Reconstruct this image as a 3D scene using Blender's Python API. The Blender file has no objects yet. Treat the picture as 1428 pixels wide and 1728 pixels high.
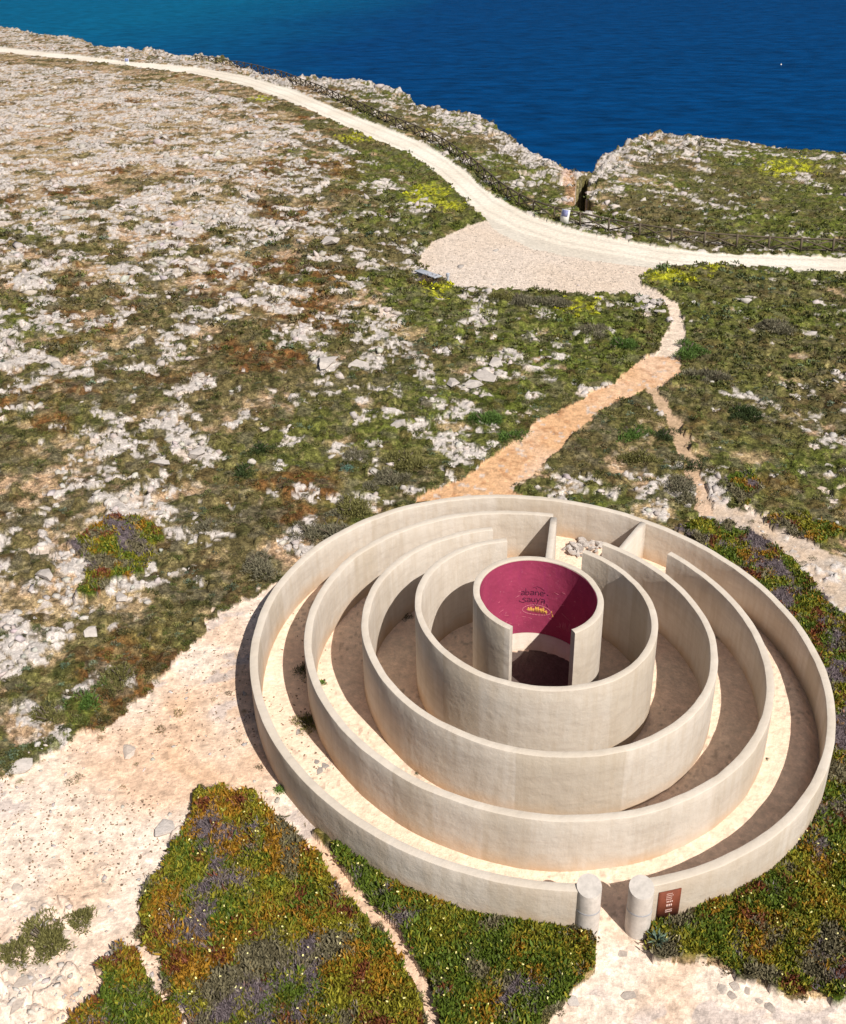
import bpy, math, random
import numpy as np
from mathutils import Vector, Matrix
C = bpy.context.scene
COL = C.collection
rad = math.radians
S = 1.6                                   # metres per survey unit

# ------------------------------------------------------------------ camera
F_PX, PITCH, ROLL, YAW, DIST, HGT = 1770.8, 0.49898, -0.0225, -0.13064, 21.2057 * S, 16.4725 * S
cam_d = bpy.data.cameras.new('camera'); cam = bpy.data.objects.new('camera', cam_d); COL.objects.link(cam)
fw = np.array([math.sin(YAW) * math.cos(PITCH), math.cos(YAW) * math.cos(PITCH), -math.sin(PITCH)])
rt0 = np.array([math.cos(YAW), -math.sin(YAW), 0.0]); up0 = np.cross(rt0, fw)
RT = rt0 * math.cos(ROLL) + up0 * math.sin(ROLL)
UP = -rt0 * math.sin(ROLL) + up0 * math.cos(ROLL)
CAM = np.array([0.0, -DIST, HGT])
M = Matrix(((RT[0], UP[0], -fw[0], CAM[0]), (RT[1], UP[1], -fw[1], CAM[1]), (RT[2], UP[2], -fw[2], CAM[2]), (0, 0, 0, 1)))
cam.matrix_world = M
cam_d.sensor_fit = 'VERTICAL'; cam_d.sensor_height = 36; cam_d.lens = 36 * F_PX / 1728
cam_d.clip_start = 0.5; cam_d.clip_end = 40000
C.camera = cam

# ------------------------------------------------------------------ light
SUN_AZ, SUN_EL = 136.0, 46.0              # compass-like azimuth from +Y, clockwise
w = bpy.data.worlds.new('World'); C.world = w; w.use_nodes = True
nt = w.node_tree; bg = nt.nodes['Background']
sky = nt.nodes.new('ShaderNodeTexSky'); sky.sky_type = 'NISHITA'; sky.sun_disc = False
sky.sun_elevation = rad(SUN_EL); sky.sun_rotation = rad(SUN_AZ); sky.air_density = 1.0; sky.dust_density = 2.5; sky.ozone_density = 0.6
nt.links.new(sky.outputs[0], bg.inputs[0]); bg.inputs[1].default_value = 0.05
sl = bpy.data.lights.new('sun', 'SUN'); sl.energy = 5.0; sl.angle = rad(0.53); sl.color = (1.0, 0.95, 0.87)
so = bpy.data.objects.new('sun', sl); COL.objects.link(so)
sdir = Vector((math.sin(rad(SUN_AZ)) * math.cos(rad(SUN_EL)), math.cos(rad(SUN_AZ)) * math.cos(rad(SUN_EL)), math.sin(rad(SUN_EL))))
so.rotation_euler = sdir.to_track_quat('Z', 'Y').to_euler(); so.location = (60, -60, 80)
C.view_settings.view_transform = 'Standard'; C.view_settings.look = 'None'
C.view_settings.exposure = 0.12; C.view_settings.gamma = 1.0
try: C.view_settings.use_curve_mapping = False
except Exception: pass
C.render.engine = 'CYCLES'
C.cycles.max_bounces = 5; C.cycles.diffuse_bounces = 3

# ------------------------------------------------------------------ noise
def _h(ix, iy, seed):
    a = (ix.astype(np.int64) * 374761393 + iy.astype(np.int64) * 668265263 + seed * 974634777) & 0xFFFFFFFF
    a = ((a ^ (a >> 13)) * 1274126177) & 0xFFFFFFFF
    a = a ^ (a >> 16)
    a = (a * 2246822519) & 0xFFFFFFFF
    return ((a ^ (a >> 15)) & 0xFFFFFF) / float(0xFFFFFF)
def vnoise(x, y, s, seed=0):
    x = x / s + seed * 17.13; y = y / s - seed * 9.71
    ix = np.floor(x); iy = np.floor(y); fx = x - ix; fy = y - iy
    fx = fx * fx * (3 - 2 * fx); fy = fy * fy * (3 - 2 * fy)
    a = _h(ix, iy, seed); b = _h(ix + 1, iy, seed); c = _h(ix, iy + 1, seed); d = _h(ix + 1, iy + 1, seed)
    return (a * (1 - fx) + b * fx) * (1 - fy) + (c * (1 - fx) + d * fx) * fy
def fbm(x, y, s, seed=0, octv=4):
    t = 0; a = 0.5; n = 0
    for o in range(octv):
        co, si = math.cos(0.6 * o + seed), math.sin(0.6 * o + seed)
        t = t + a * vnoise(x * co - y * si, x * si + y * co, s, seed * 7 + o); n += a; a *= 0.52; s *= 0.5
    return t / n
def worley(x, y, s, seed):
    x = x / s; y = y / s; ix = np.floor(x); iy = np.floor(y)
    f1 = np.full(x.shape, 9.0); f2 = np.full(x.shape, 9.0); cx = np.zeros(x.shape); cy = np.zeros(x.shape)
    for dx in (-1, 0, 1):
        for dy in (-1, 0, 1):
            jx = ix + dx; jy = iy + dy
            px = jx + 0.1 + 0.8 * _h(jx, jy, seed); py = jy + 0.1 + 0.8 * _h(jx, jy, seed + 5)
            d = np.hypot(px - x, py - y)
            near = d < f1
            f2 = np.where(near, f1, np.minimum(f2, d)); cx = np.where(near, jx, cx); cy = np.where(near, jy, cy)
            f1 = np.where(near, d, f1)
    return f1, f2, cx, cy
def sstep(a, b, x):
    t = np.clip((x - a) / (b - a), 0, 1); return t * t * (3 - 2 * t)

# ------------------------------------------------------------------ survey helpers
LT = 25 * S; TX, TY = -0.085, 0.070
def g0(x, y): return TX * LT * np.tanh(x / LT) + TY * LT * np.tanh(y / LT)
def pix(x, y, z):
    dx = x - CAM[0]; dy = y - CAM[1]; dz = z - CAM[2]
    d = dx * fw[0] + dy * fw[1] + dz * fw[2]
    dd = np.where(d > 1.0, d, 1.0)
    u = 714 + F_PX * (dx * RT[0] + dy * RT[1] + dz * RT[2]) / dd
    v = 864 - F_PX * (dx * UP[0] + dy * UP[1] + dz * UP[2]) / dd
    bad = d <= 1.0
    return np.where(bad, -9e3, u), np.where(bad, 9e3, v)
def back(u, v, zoff=0.0, surf=g0):
    u = np.atleast_1d(np.asarray(u, float)); v = np.atleast_1d(np.asarray(v, float))
    V = fw[None] + ((u - 714) / F_PX)[:, None] * RT[None] - ((v - 864) / F_PX)[:, None] * UP[None]
    t = np.full(u.shape, 40.0)
    lo = np.zeros(u.shape) + 5; hi = np.zeros(u.shape) + 900
    for _ in range(40):
        t = 0.5 * (lo + hi); x = CAM[0] + t * V[:, 0]; y = CAM[1] + t * V[:, 1]; z = CAM[2] + t * V[:, 2]
        above = z > surf(x, y) + zoff
        lo = np.where(above, t, lo); hi = np.where(above, hi, t)
    return CAM[0] + t * V[:, 0], CAM[1] + t * V[:, 1]
def bp1(u, v, zoff=0.0):
    x, y = back([u], [v], zoff); return float(x[0]), float(y[0])
def inpoly(u, v, poly):
    r = np.zeros(u.shape, bool); n = len(poly)
    ub0 = min(p[0] for p in poly); ub1 = max(p[0] for p in poly); vb0 = min(p[1] for p in poly); vb1 = max(p[1] for p in poly)
    m = (u >= ub0) & (u <= ub1) & (v >= vb0) & (v <= vb1)
    if not m.any(): return r
    uu = u[m]; vv = v[m]; rr = np.zeros(uu.shape, bool)
    for i in range(n):
        x0, y0 = poly[i]; x1, y1 = poly[(i + 1) % n]
        if y0 == y1: continue
        c = ((y0 > vv) != (y1 > vv)) & (uu < (x1 - x0) * (vv - y0) / (y1 - y0) + x0)
        rr ^= c
    r[m] = rr
    return r
def segdist(u, v, line):
    d = np.full(u.shape, 1e9)
    for (x0, y0), (x1, y1) in zip(line[:-1], line[1:]):
        ax = x1 - x0; ay = y1 - y0; t = np.clip(((u - x0) * ax + (v - y0) * ay) / (ax * ax + ay * ay), 0, 1)
        d = np.minimum(d, np.hypot(u - x0 - t * ax, v - y0 - t * ay))
    return d

ROAD = [(-300, 48), (0, 79), (130, 93), (215, 104), (330, 113), (420, 128), (500, 152), (560, 180), (640, 211), (720, 244), (780, 284), (820, 320),
        (860, 345), (900, 366), (950, 382), (1000, 395), (1060, 407), (1120, 417), (1200, 427), (1300, 431), (1428, 434), (1800, 440),
        (1800, 470), (1428, 459), (1350, 456), (1280, 450), (1180, 446), (1100, 452), (1000, 440), (900, 420), (830, 385), (822, 372),
        (790, 346), (760, 312), (720, 277), (670, 251), (600, 221), (540, 193), (470, 165), (400, 141), (330, 125), (200, 109), (0, 88), (-300, 56)]
ROADMID = [(0, 84), (200, 106), (330, 119), (410, 134), (485, 158), (550, 186), (620, 216), (695, 248), (750, 280), (790, 314), (825, 346), (880, 376), (950, 400), (1030, 416), (1120, 432), (1200, 438), (1300, 442), (1428, 446), (1600, 452)]
LOT = [(822, 372), (775, 388), (735, 405), (712, 430), (704, 448), (730, 464), (770, 481), (850, 489), (920, 491), (1000, 499), (1060, 497), (1100, 508),
       (1112, 497), (1080, 484), (1078, 470), (1090, 458), (1130, 449), (1180, 446), (1100, 425), (1000, 400), (900, 375)]
PATHW = [(1060, 495), (1085, 484), (1112, 497), (1140, 512), (1153, 540), (1158, 580), (1150, 606), (1105, 606), (1118, 575), (1133, 545), (1125, 518), (1100, 506)]
PATHO = [(1103, 600), (1150, 600), (1156, 626), (1120, 652), (1078, 660), (1030, 687), (978, 727), (940, 762), (900, 792), (862, 826), (905, 850), (690, 850), (715, 838),
         (800, 797), (880, 745), (905, 715), (960, 688), (1020, 652), (1055, 625)]
PATHS = [(1112, 655), (1130, 690), (1155, 740), (1172, 790), (1190, 850), (1215, 880)]
RUBR = [(1180, 815), (1230, 850), (1330, 900), (1400, 935), (1600, 1000), (1600, 1120), (1428, 1045), (1380, 1010), (1340, 965), (1290, 918), (1240, 890), (1190, 880)]
SANDL = [(470, 985), (430, 1008), (380, 1030), (335, 1068), (300, 1110), (255, 1165), (195, 1212), (100, 1255), (40, 1312), (-60, 1345), (-500, 1500), (-500, 1950), (340, 1950),
         (330, 1728), (288, 1685), (250, 1600), (245, 1510), (285, 1450), (320, 1390), (338, 1340), (385, 1338), (440, 1352), (480, 1380), (520, 1400), (600, 1420), (560, 1100)]
THIN = [(455, 1355), (500, 1392), (540, 1440), (575, 1485), (620, 1532), (655, 1570), (690, 1625), (718, 1680), (740, 1760)]
SANDF = [(975, 1500), (1120, 1490), (1075, 1580), (1095, 1598), (1130, 1625), (1190, 1625), (1250, 1652), (1330, 1682), (1450, 1692), (1800, 1700), (1800, 1950), (880, 1950), (925, 1728),
         (962, 1690), (1003, 1640), (1008, 1585), (990, 1560)]
MAT1 = [(338, 1342), (360, 1332), (392, 1338), (432, 1350), (470, 1378), (485, 1402), (525, 1442), (560, 1492), (612, 1545), (650, 1588), (690, 1645), (712, 1728), (720, 1950), (360, 1950), (322, 1728),
        (285, 1682), (247, 1600), (243, 1515), (285, 1455), (318, 1392)]
MAT2 = [(555, 1436), (575, 1430), (640, 1470), (720, 1505), (800, 1528), (900, 1545), (975, 1555), (1004, 1590), (1000, 1640), (960, 1690), (905, 1728), (860, 1950), (760, 1950), (745, 1728), (722, 1680),
        (692, 1622), (655, 1560), (600, 1505)]
MAT3 = [(1086, 1580), (1120, 1560), (1180, 1535), (1290, 1470), (1350, 1410), (1390, 1330), (1400, 1200), (1800, 1150), (1800, 1720), (1428, 1690), (1330, 1680), (1250, 1650), (1190, 1622), (1110, 1628)]
MAT4 = [(1140, 890), (1175, 880), (1215, 882), (1265, 896), (1330, 942), (1370, 990), (1400, 1030), (1600, 1120), (1600, 1230), (1428, 1200), (1380, 1200), (1330, 1090), (1240, 980)]
MAT5 = [(188, 1598), (228, 1606), (242, 1655), (280, 1692), (310, 1728), (330, 1950), (60, 1950), (130, 1728), (165, 1692), (172, 1640)]
ISLE = [(150, 895), (190, 878), (235, 880), (275, 905), (262, 950), (225, 985), (190, 975), (175, 1010), (130, 1010), (150, 960), (118, 920)]
ISLE2 = [(1340, 870), (1400, 880), (1425, 905), (1380, 925), (1330, 905), (1285, 885), (1300, 872)]
ISLE3 = [(1225, 815), (1270, 800), (1290, 830), (1265, 860), (1235, 850)]
MATS = [MAT1, MAT2, MAT3, MAT4, MAT5, ISLE, ISLE2, ISLE3]
GULLY = [(973, 300), (990, 296), (997, 306), (990, 318), (988, 335), (1001, 348), (998, 362), (984, 360), (966, 346), (972, 325)]
YELLOW = [(600, 236, 38, 10), (440, 168, 26, 7), (975, 520, 46, 16), (735, 490, 26, 18), (720, 330, 45, 20), (1130, 470, 60, 12), (735, 222, 22, 5), (1330, 290, 60, 16), (760, 350, 30, 12), (1190, 455, 40, 6)]
GU = np.array([0, 204, 408, 612, 816, 1020, 1224, 1428.]); GV = np.array([0, 100, 200, 300, 400, 500, 600, 700, 800, 900, 1000, 1100, 1200, 1300.])
ROCKG = np.array([[9,9,9,9,9,9,9,9],[9,8,7,6,8,9,8,5],[10,10,9,4,6,12,6,3],[7,8,9,4,1,10,2,2],[7,8,8,5,2,1,1,1],[7,8,8,5,2,0,0,0],[6,7,6,6,5,0,0,2],
                  [4,4,5,6,5,0,0,3],[4,4,4,3,2,-2,0,3],[4,3,2,0,0,-2,2,3],[4,4,1,1,1,1,1,3],[6,4,1,1,1,1,1,1],[4,2,0,0,0,0,0,0],[3,1,0,0,0,0,0,0]]) / 10.
GREENG = np.array([[2,2,3,4,3,3,4,5],[2,3,4,6,4,3,5,6],[0,0,1,7,6,5,6,7],[1,1,2,7,8,6,8,9],[2,2,2,6,9,9,9,9],[3,3,3,6,9,9,9,9],[3,4,5,6,7,9,9,7],
                   [5,5,5,6,7,8,8,6],[4,4,5,6,6,5,6,6],[3,3,4,8,7,5,4,5],[2,2,5,7,7,6,5,5],[2,3,6,5,5,5,5,5],[3,5,5,5,5,5,5,5],[5,5,5,5,5,5,5,5]]) / 10.
def grid(G, u, v):
    iu = np.clip(u / 204.0, 0, 6.999); iv = np.clip(v / 100.0, 0, 12.999)
    a = iu.astype(int); b = iv.astype(int); fu = iu - a; fv = iv - b
    return (G[b, a] * (1 - fu) + G[b, a + 1] * fu) * (1 - fv) + (G[b + 1, a] * (1 - fu) + G[b + 1, a + 1] * fu) * fv
EDGE = [(-300, 30), (0, 42), (60, 55), (130, 62), (165, 76), (240, 80), (300, 89), (340, 92), (385, 99), (410, 112), (470, 127), (530, 128), (590, 131), (640, 140), (685, 155), (705, 176),
        (760, 184), (800, 193), (830, 202), (850, 220), (868, 228), (878, 246), (905, 256), (925, 268), (950, 281), (975, 289), (1000, 288), (1008, 270), (1022, 254), (1060, 241), (1110, 231),
        (1140, 240), (1200, 243), (1260, 245), (1300, 252), (1345, 255), (1390, 260), (1428, 267), (1600, 275), (1800, 285)]
ex, ey = back([e[0] for e in EDGE], [e[1] for e in EDGE])
e_phi = np.arctan2(ex, ey + DIST); e_r = np.hypot(ex, ey + DIST)
o_ = np.argsort(e_phi); e_phi = e_phi[o_]; e_r = e_r[o_]
def edge_r(x, y):
    ph = np.arctan2(x, y + DIST); return np.interp(ph, e_phi, e_r)

SOIL = np.array([.345, .235, .15]); SAND = np.array([.66, .46, .33]); CREAM = np.array([.74, .605, .505]); ORNG = np.array([.60, .36, .20])
LIME = np.array([.455, .41, .38]); GRS = np.array([.085, .10, .018]); OLV = np.array([.105, .085, .036]); RUST = np.array([.125, .052, .018]); DARKG = np.array([.035, .045, .012])
def mix(a, b, t):
    return a * (1 - t[:, None]) + b * t[:, None]
def fields(x, y, color=True):
    g = g0(x, y)
    wx = x + 0.9 * (fbm(x, y, 1.3, 3, 3) - .5) + 1.5 * (fbm(x, y, 5, 4, 2) - .5) * (np.hypot(x, y) > 16)
    wy = y + 1.2 * (fbm(x, y, 1.3, 5, 3) - .5) + 2.0 * (fbm(x, y, 5, 6, 2) - .5) * (np.hypot(x, y) > 16)
    u, v = pix(wx, wy, g0(wx, wy)); uc, vc = pix(x, y, g)
    R = np.hypot(x, y); dcam = np.hypot(x, y + DIST)
    inside = (R < 7 * S - .1)
    uh = 0.35 * u + 0.65 * uc; vh = .35 * v + .65 * vc      # less ragged lookup for roads
    road = inpoly(uh, vh, ROAD); lot = inpoly(uh, vh, LOT) & ~road
    pw = inpoly(uh, vh, PATHW) & ~(lot | road); po = inpoly(.75 * u + .25 * uc, .75 * v + .25 * vc, PATHO)
    ps = segdist(u, v, PATHS) < (8 + 7 * fbm(x, y, 3, 61, 2)); rub = inpoly(u, v, RUBR)
    hx = x + .5 * (vnoise(x, y, .3, 95) - .5) + (wx - x) * .8; hy = y + .7 * (vnoise(x, y, .3, 96) - .5) + (wy - y) * .8; u3, v3 = pix(hx, hy, g0(hx, hy))
    sl_ = inpoly(u3, v3, SANDL); th = segdist(uh, vh, THIN) < 11; sf = inpoly(uh, vh, SANDF)
    hx = x + .45 * (vnoise(x, y, .35, 97) - .5) + .3 * (wx - x); hy = y + .6 * (vnoise(x, y, .35, 98) - .5) + .3 * (wy - y); u4, v4 = pix(hx, hy, g0(hx, hy))
    mats = np.zeros(x.shape, bool); matid = np.zeros(x.shape, int)
    for i, m in enumerate(MATS):
        mm = inpoly(u4, v4, m) & ~th & (R > 7 * S + .02)
        mats |= mm; matid[mm] = i + 1
    sl_ = sl_ & ~mats; sf = sf & ~mats; rub = rub & ~mats
    bare = road | lot | pw | po | ps | rub | sl_ | (th & ~mats) | sf | inside
    mats = mats & ~(road | lot | sf | inside); matid = np.where(mats, matid, 0)
    d = edge_r(x, y) - dcam
    rimw = 8 + 16 * fbm(x, y, 9, 8, 3)
    dens = grid(ROCKG, uc, vc); grn = grid(GREENG, uc, vc)
    behind = (vc > 1300) & ~bare; dens = np.where(behind & (R > 20), .25, dens)
    fenced = (vc < 410) & (vc > 290) & (uc > 640) & (uc < 960)
    rim = (d < rimw) & (d > -2) & (uc < 1180)
    dens = np.where(rim, np.maximum(dens, 1.0), dens)
    dens = np.where(rub, .5, dens); dens = np.where(sl_ & (uc < 330), .30 * sstep(1290, 1500, vc), dens)
    cw1, cw2, ccx, ccy = worley(x + .3 * (vnoise(x, y, .4, 43) - .5), y + .3 * (vnoise(x, y, .4, 44) - .5), .85, 27)
    cr1 = _h(ccx, ccy, 28); cr2 = _h(ccx, ccy, 29)
    hard = road | lot | pw | po | ps | th | sf | inside | mats | (sl_ & ~((vc > 1290) & (uc < 330)))
    clus = fbm(x, y, 7.5, 11, 3); clus2 = fbm(x, y, 2.6, 12, 3)
    k = dens * .60 - .07 * sstep(330, 430, vc) + (clus - .5) * .9 + (clus2 - .5) * 1.3 + (fbm(x, y, 1.1, 13, 2) - .5) * 1.5
    # far verge of the road stays green
    verge = segdist(uc, vc, [(0, 95), (215, 116), (420, 150), (560, 205), (700, 270), (800, 360)])
    vw = np.interp(uc, [0, 300, 600, 800], [9, 14, 30, 40])
    k = np.where(verge < vw, k - .55, k)
    ca, sa = math.cos(.25), math.sin(.25)
    rx = (x * ca - y * sa) / 1.5; ry = x * sa + y * ca
    rx2 = rx + .25 * (vnoise(x, y, .5, 41) - .5); ry2 = ry + .25 * (vnoise(x, y, .5, 42) - .5)
    zr = np.zeros(x.shape); rockness = np.zeros(x.shape); rtone = np.zeros(x.shape)
    for s_, sd, thr, hh in ((.62, 21, .58, .26), (.30, 22, .56, .13), (1.5, 23, .80, .42)):
        f1, f2, cx, cy = worley(rx2, ry2, s_, sd)
        r1 = _h(cx, cy, sd + 9); r2 = _h(cx, cy, sd + 19)
        on = sstep(0, .12, k + .75 * (r1 - .5) - thr) * (~hard)
        body = sstep(.02, .22, f2 - f1)
        hgt = on * body * hh * (.35 + .65 * r2) * (1 - .5 * f1)
        rtone = np.where(hgt > zr, r1, rtone)
        zr = np.maximum(zr, hgt); rockness = np.maximum(rockness, on * sstep(.0, .10, f2 - f1))
    z = g.copy()
    z += np.where(hard | sl_, 0, .35 * (fbm(x, y, 6, 31, 4) - .5) * sstep(0, 6, R - 7 * S) * (~inside))
    hole = sstep(.60, .68, fbm(x, y, .32, 45, 2)); rockness = rockness * (1 - .85 * hole); zr = zr * (1 - .5 * hole)
    z += zr
    z += np.where(hard | (rockness > .5) | sl_, 0, .16 * (fbm(x, y, .8, 33, 3) - .3))
    jf1, jf2, jx, jy = worley(x + 1.2 * (vnoise(x, y, 2, 86) - .5), y * 1.2, 1.7, 87)
    jag = (_h(jx, jy, 88) ** 2 * .45 * sstep(.0, .5, jf2 - jf1) + 1.5 * (fbm(x, y, 3.2, 89, 5) - .45)) * sstep(0, 5, rimw - d)
    z += np.where(rim & ~hard, 1.0 * (fbm(x, y, 5, 35, 4) - .55) + jag - .4, 0)
    # headland swell
    z += np.where((uc > 1000) & (d > -4), 1.2 * sstep(1000, 1080, uc) * sstep(26, 4, d) * fbm(x, y, 14, 36, 3), 0)
    mh = np.where(mats, .04 + .48 * fbm(x, y, 1.0, 37, 3), 0)
    z += mh
    z -= np.where(road, .03, 0)
    z += np.where(inside, .035 * np.clip(x, 0, None) * sstep(7 * S - .1, 7 * S - .9, R), 0)
    z += np.where(inside | sf | sl_, .035 * (fbm(x, y, 1.5, 38, 3) - .5), 0)
    gul = inpoly(uc, vc, GULLY)
    z -= np.where(gul, 15.0, 0)
    # near the gully the bank is orange rock
    gd = segdist(uc, vc, [(958, 292), (966, 315), (962, 340)])
    ob = (gd < 16) & ~gul & (uc < 975)
    drop = np.clip(-d, 0, None)
    z -= np.minimum(drop * 2.6 + 5 * (fbm(x, y, 4, 39, 3) - .4) * sstep(0, 4, drop), 75)
    out = dict(z=z, rock=rockness, bare=bare, hard=hard, mats=mats, matid=matid, u=uc, v=vc, grn=grn, k=k, d=d, R=R, inside=inside, road=road, lot=lot, rub=rub, sandl=sl_, rim=rim)
    vn = fbm(x, y, 2.2, 51, 4); vn2 = fbm(x, y, .7, 52, 3); big = fbm(x, y, 12, 53, 3)
    veg = sstep(.40, .56, vn + .5 * (grn - .5) + .35 * (vn2 - .5) + .10 + .07 * sstep(700, 500, uc) * sstep(250, 400, vc)) * (~bare)
    out['veg'] = veg
    cush = sstep(.75, .25, cw1) * (.25 + .75 * cr1) * (cr2 > .25)
    out['z'] = out['z'] + .30 * cush * veg * (1 - np.clip(rockness * 1.5, 0, 1)) * (~mats)
    if not color: return out
    n1 = fbm(x, y, .5, 54, 3); n2 = fbm(x, y, 3.5, 55, 3)
    col = mix(SOIL[None] * np.ones((len(x), 1)), SOIL[None] * np.array([1.15, 1.1, 1.05]), n1)
    dry = mix(np.array([.24, .165, .085])[None] * np.ones((len(x), 1)), np.array([.36, .27, .15])[None], n1)
    col = mix(col, dry, sstep(.35, .6, n2))
    sp = vnoise(x, y, .21, 82) * vnoise(x, y, .6, 83); col = mix(col, np.array([.10, .075, .035])[None], sstep(.30, .45, sp) * .75 * (~bare)); col = mix(col, np.array([.50, .42, .34])[None], sstep(.70, .80, vnoise(x, y, .26, 84)) * .5 * (~bare))
    vc_ = mix(OLV[None] * np.ones((len(x), 1)), GRS[None], sstep(.25, .75, grn * .8 + (big - .5) * 1.3 + .02))
    rustm = .85 * sstep(.55, .68, fbm(x, y, 5, 56, 4)) * sstep(640, 560, u) + .5 * sstep(.6, .68, fbm(x, y, 4, 57, 3)) * sstep(1050, 1250, u) * sstep(500, 750, v)
    vc_ = mix(vc_, RUST[None], np.clip(rustm, 0, 1))
    straw = np.array([.26, .21, .10])[None]; greyv = np.array([.12, .105, .07])[None]; darkv = np.array([.035, .04, .012])[None]; brn = np.array([.085, .052, .024])[None]
    vc_ = mix(vc_, np.where((cr1 < .26)[:, None], greyv, np.where((cr1 < .42)[:, None], darkv, np.where((cr1 < .60)[:, None], brn, vc_ * 1.15))), (cr2 > .25) * (.75 - .35 * grn))
    fine = vnoise(x, y, .17, 46); fine2 = vnoise(x, y, .33, 47)
    vc_ = mix(vc_, straw * np.ones((len(x), 1)), sstep(.62, .80, fine2) * (.55 - .35 * grn))
    vc_ = vc_ * (.55 + .9 * fine * vn2 * 1.6)[:, None]
    col = mix(col, vc_, veg)
    for (yu, yv, ru, rv) in YELLOW:
        t = np.exp(-((uc - yu) / ru) ** 2 - ((vc - yv) / rv) ** 2)
        t = sstep(.3, .8, t * (.6 + .8 * vn2)) * (~bare) * (rockness < .3)
        col = mix(col, np.array([.36, .36, .02])[None], t * .8 * sstep(.40, .58, vnoise(x, y, .3, 85)))
    rc = LIME[None] * (.80 + .36 * rtone)[:, None] * (0.88 + .24 * n1)[:, None]
    rc = mix(rc, np.array([.62, .47, .36])[None], sstep(.62, .8, fbm(x, y, 1.6, 58, 3)) * .5)
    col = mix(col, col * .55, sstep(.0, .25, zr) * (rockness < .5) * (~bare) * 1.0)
    rc = np.where((rim & (jf2 - jf1 < .07))[:, None], rc * .45, rc)
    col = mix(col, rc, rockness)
    col = mix(col, np.array([.58, .30, .18])[None] * (.8 + .4 * n1)[:, None], sstep(16, 4, gd) * (ob * 1.0) * .4)
    sandc = mix(SAND[None] * np.ones((len(x), 1)), CREAM[None], sstep(.35, .65, fbm(x, y, 4.5, 59, 4)))
    sandc = mix(sandc, ORNG[None], .35 * sstep(.5, .72, fbm(x, y, 3, 60, 3)))
    speck = sstep(.74, .80, vnoise(x, y, .22, 62)) * .35
    qa, qb = (x * .8 + y * .6) / 2.2, (-x * .6 + y * .8)
    gp = sstep(.58, .64, fbm(qa, qb, .55, 92, 3)) * sstep(.42, .55, fbm(x, y, 4, 93, 2))
    sandc = mix(sandc, np.array([.50, .43, .40])[None] * np.ones((len(x), 1)), gp * .75)
    sandc = sandc * (.86 + .28 * vnoise(x, y, .28, 94))[:, None]
    col = mix(col, sandc, (sl_ | sf | (th & ~mats)) * 1.0)
    col = mix(col, mix(np.array([.56, .42, .30])[None] * np.ones((len(x), 1)), LIME[None], n1), rub * (1 - rockness) * .8)
    roadc = mix(np.array([.70, .625, .53])[None] * np.ones((len(x), 1)), np.array([.76, .70, .61])[None], sstep(.3, .7, fbm(x, y, 6, 63, 3)))
    mid_ = segdist(uc, vc, ROADMID); rw_ = np.interp(vc, [80, 200, 350, 430], [3.5, 12, 20, 14])
    roadc = roadc * (1 - .16 * np.exp(-((mid_ / rw_ - .45) / .12) ** 2) * (vc > 120) - .20 * sstep(.75, 1.1, mid_ / rw_))[:, None]
    col = mix(col, roadc, road * 1.0)
    lotc = mix(np.array([.60, .475, .37])[None] * np.ones((len(x), 1)), np.array([.60, .52, .46])[None], fbm(x, y, 5, 64, 3)) * (.94 + .12 * vnoise(x, y, .35, 65))[:, None]
    col = mix(col, lotc, lot * 1.0); col = mix(col, np.array([.64, .52, .42])[None] * (.8 + .4 * n1)[:, None], pw * 1.0)
    oc = mix(ORNG[None] * np.ones((len(x), 1)), SAND[None], sstep(.4, .75, fbm(x, y, 3, 66, 3)) * .7)
    oc = mix(oc, oc * np.array([.72, .62, .55]), sstep(.60, .72, fbm(x, y, .5, 48, 3)) * .7); oc = mix(oc, LIME[None] * 1.1 * np.ones((len(x), 1)), sstep(.69, .75, fbm(x, y, .45, 49, 3)) * .7)
    col = mix(col, oc, po * 1.0); col = mix(col, mix(SAND[None] * np.ones((len(x), 1)), SOIL[None] * 1.3, n1), (ps & ~po) * .65)
    col = mix(col, col * .45, speck * (bare & ~road & ~inside & ~rub) * 1.0)
    fl = mix(np.array([.82, .655, .51])[None] * np.ones((len(x), 1)), np.array([.76, .55, .42])[None], fbm(x, y, 1.4, 67, 3))
    fl = mix(fl, fl * .6, sstep(.72, .80, vnoise(x, y, .16, 68)) * sstep(.5, .6, fbm(x, y, 2.5, 69, 2)) * .8)
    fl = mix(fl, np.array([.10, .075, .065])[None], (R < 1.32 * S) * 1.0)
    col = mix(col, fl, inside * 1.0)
    mc = matcolor(x, y, matid)
    col = mix(col, mc * .55, mats * 1.0)
    bl = sstep(0, 3, -d); rock_cliff = np.array([.42, .33, .26])[None] * (.7 + .6 * n1)[:, None]
    col = mix(col, rock_cliff, bl)
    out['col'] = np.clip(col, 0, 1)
    out['amp'] = np.where(bare, np.where(road | inside, .10, .22), np.where(rockness > .5, .35, .85))
    return out
MG = np.array([.085, .125, .014]); MY = np.array([.21, .19, .018]); MO = np.array([.34, .13, .014]); MR = np.array([.15, .045, .02]); MP = np.array([.17, .135, .145]); MGR = np.array([.15, .13, .075])
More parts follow.
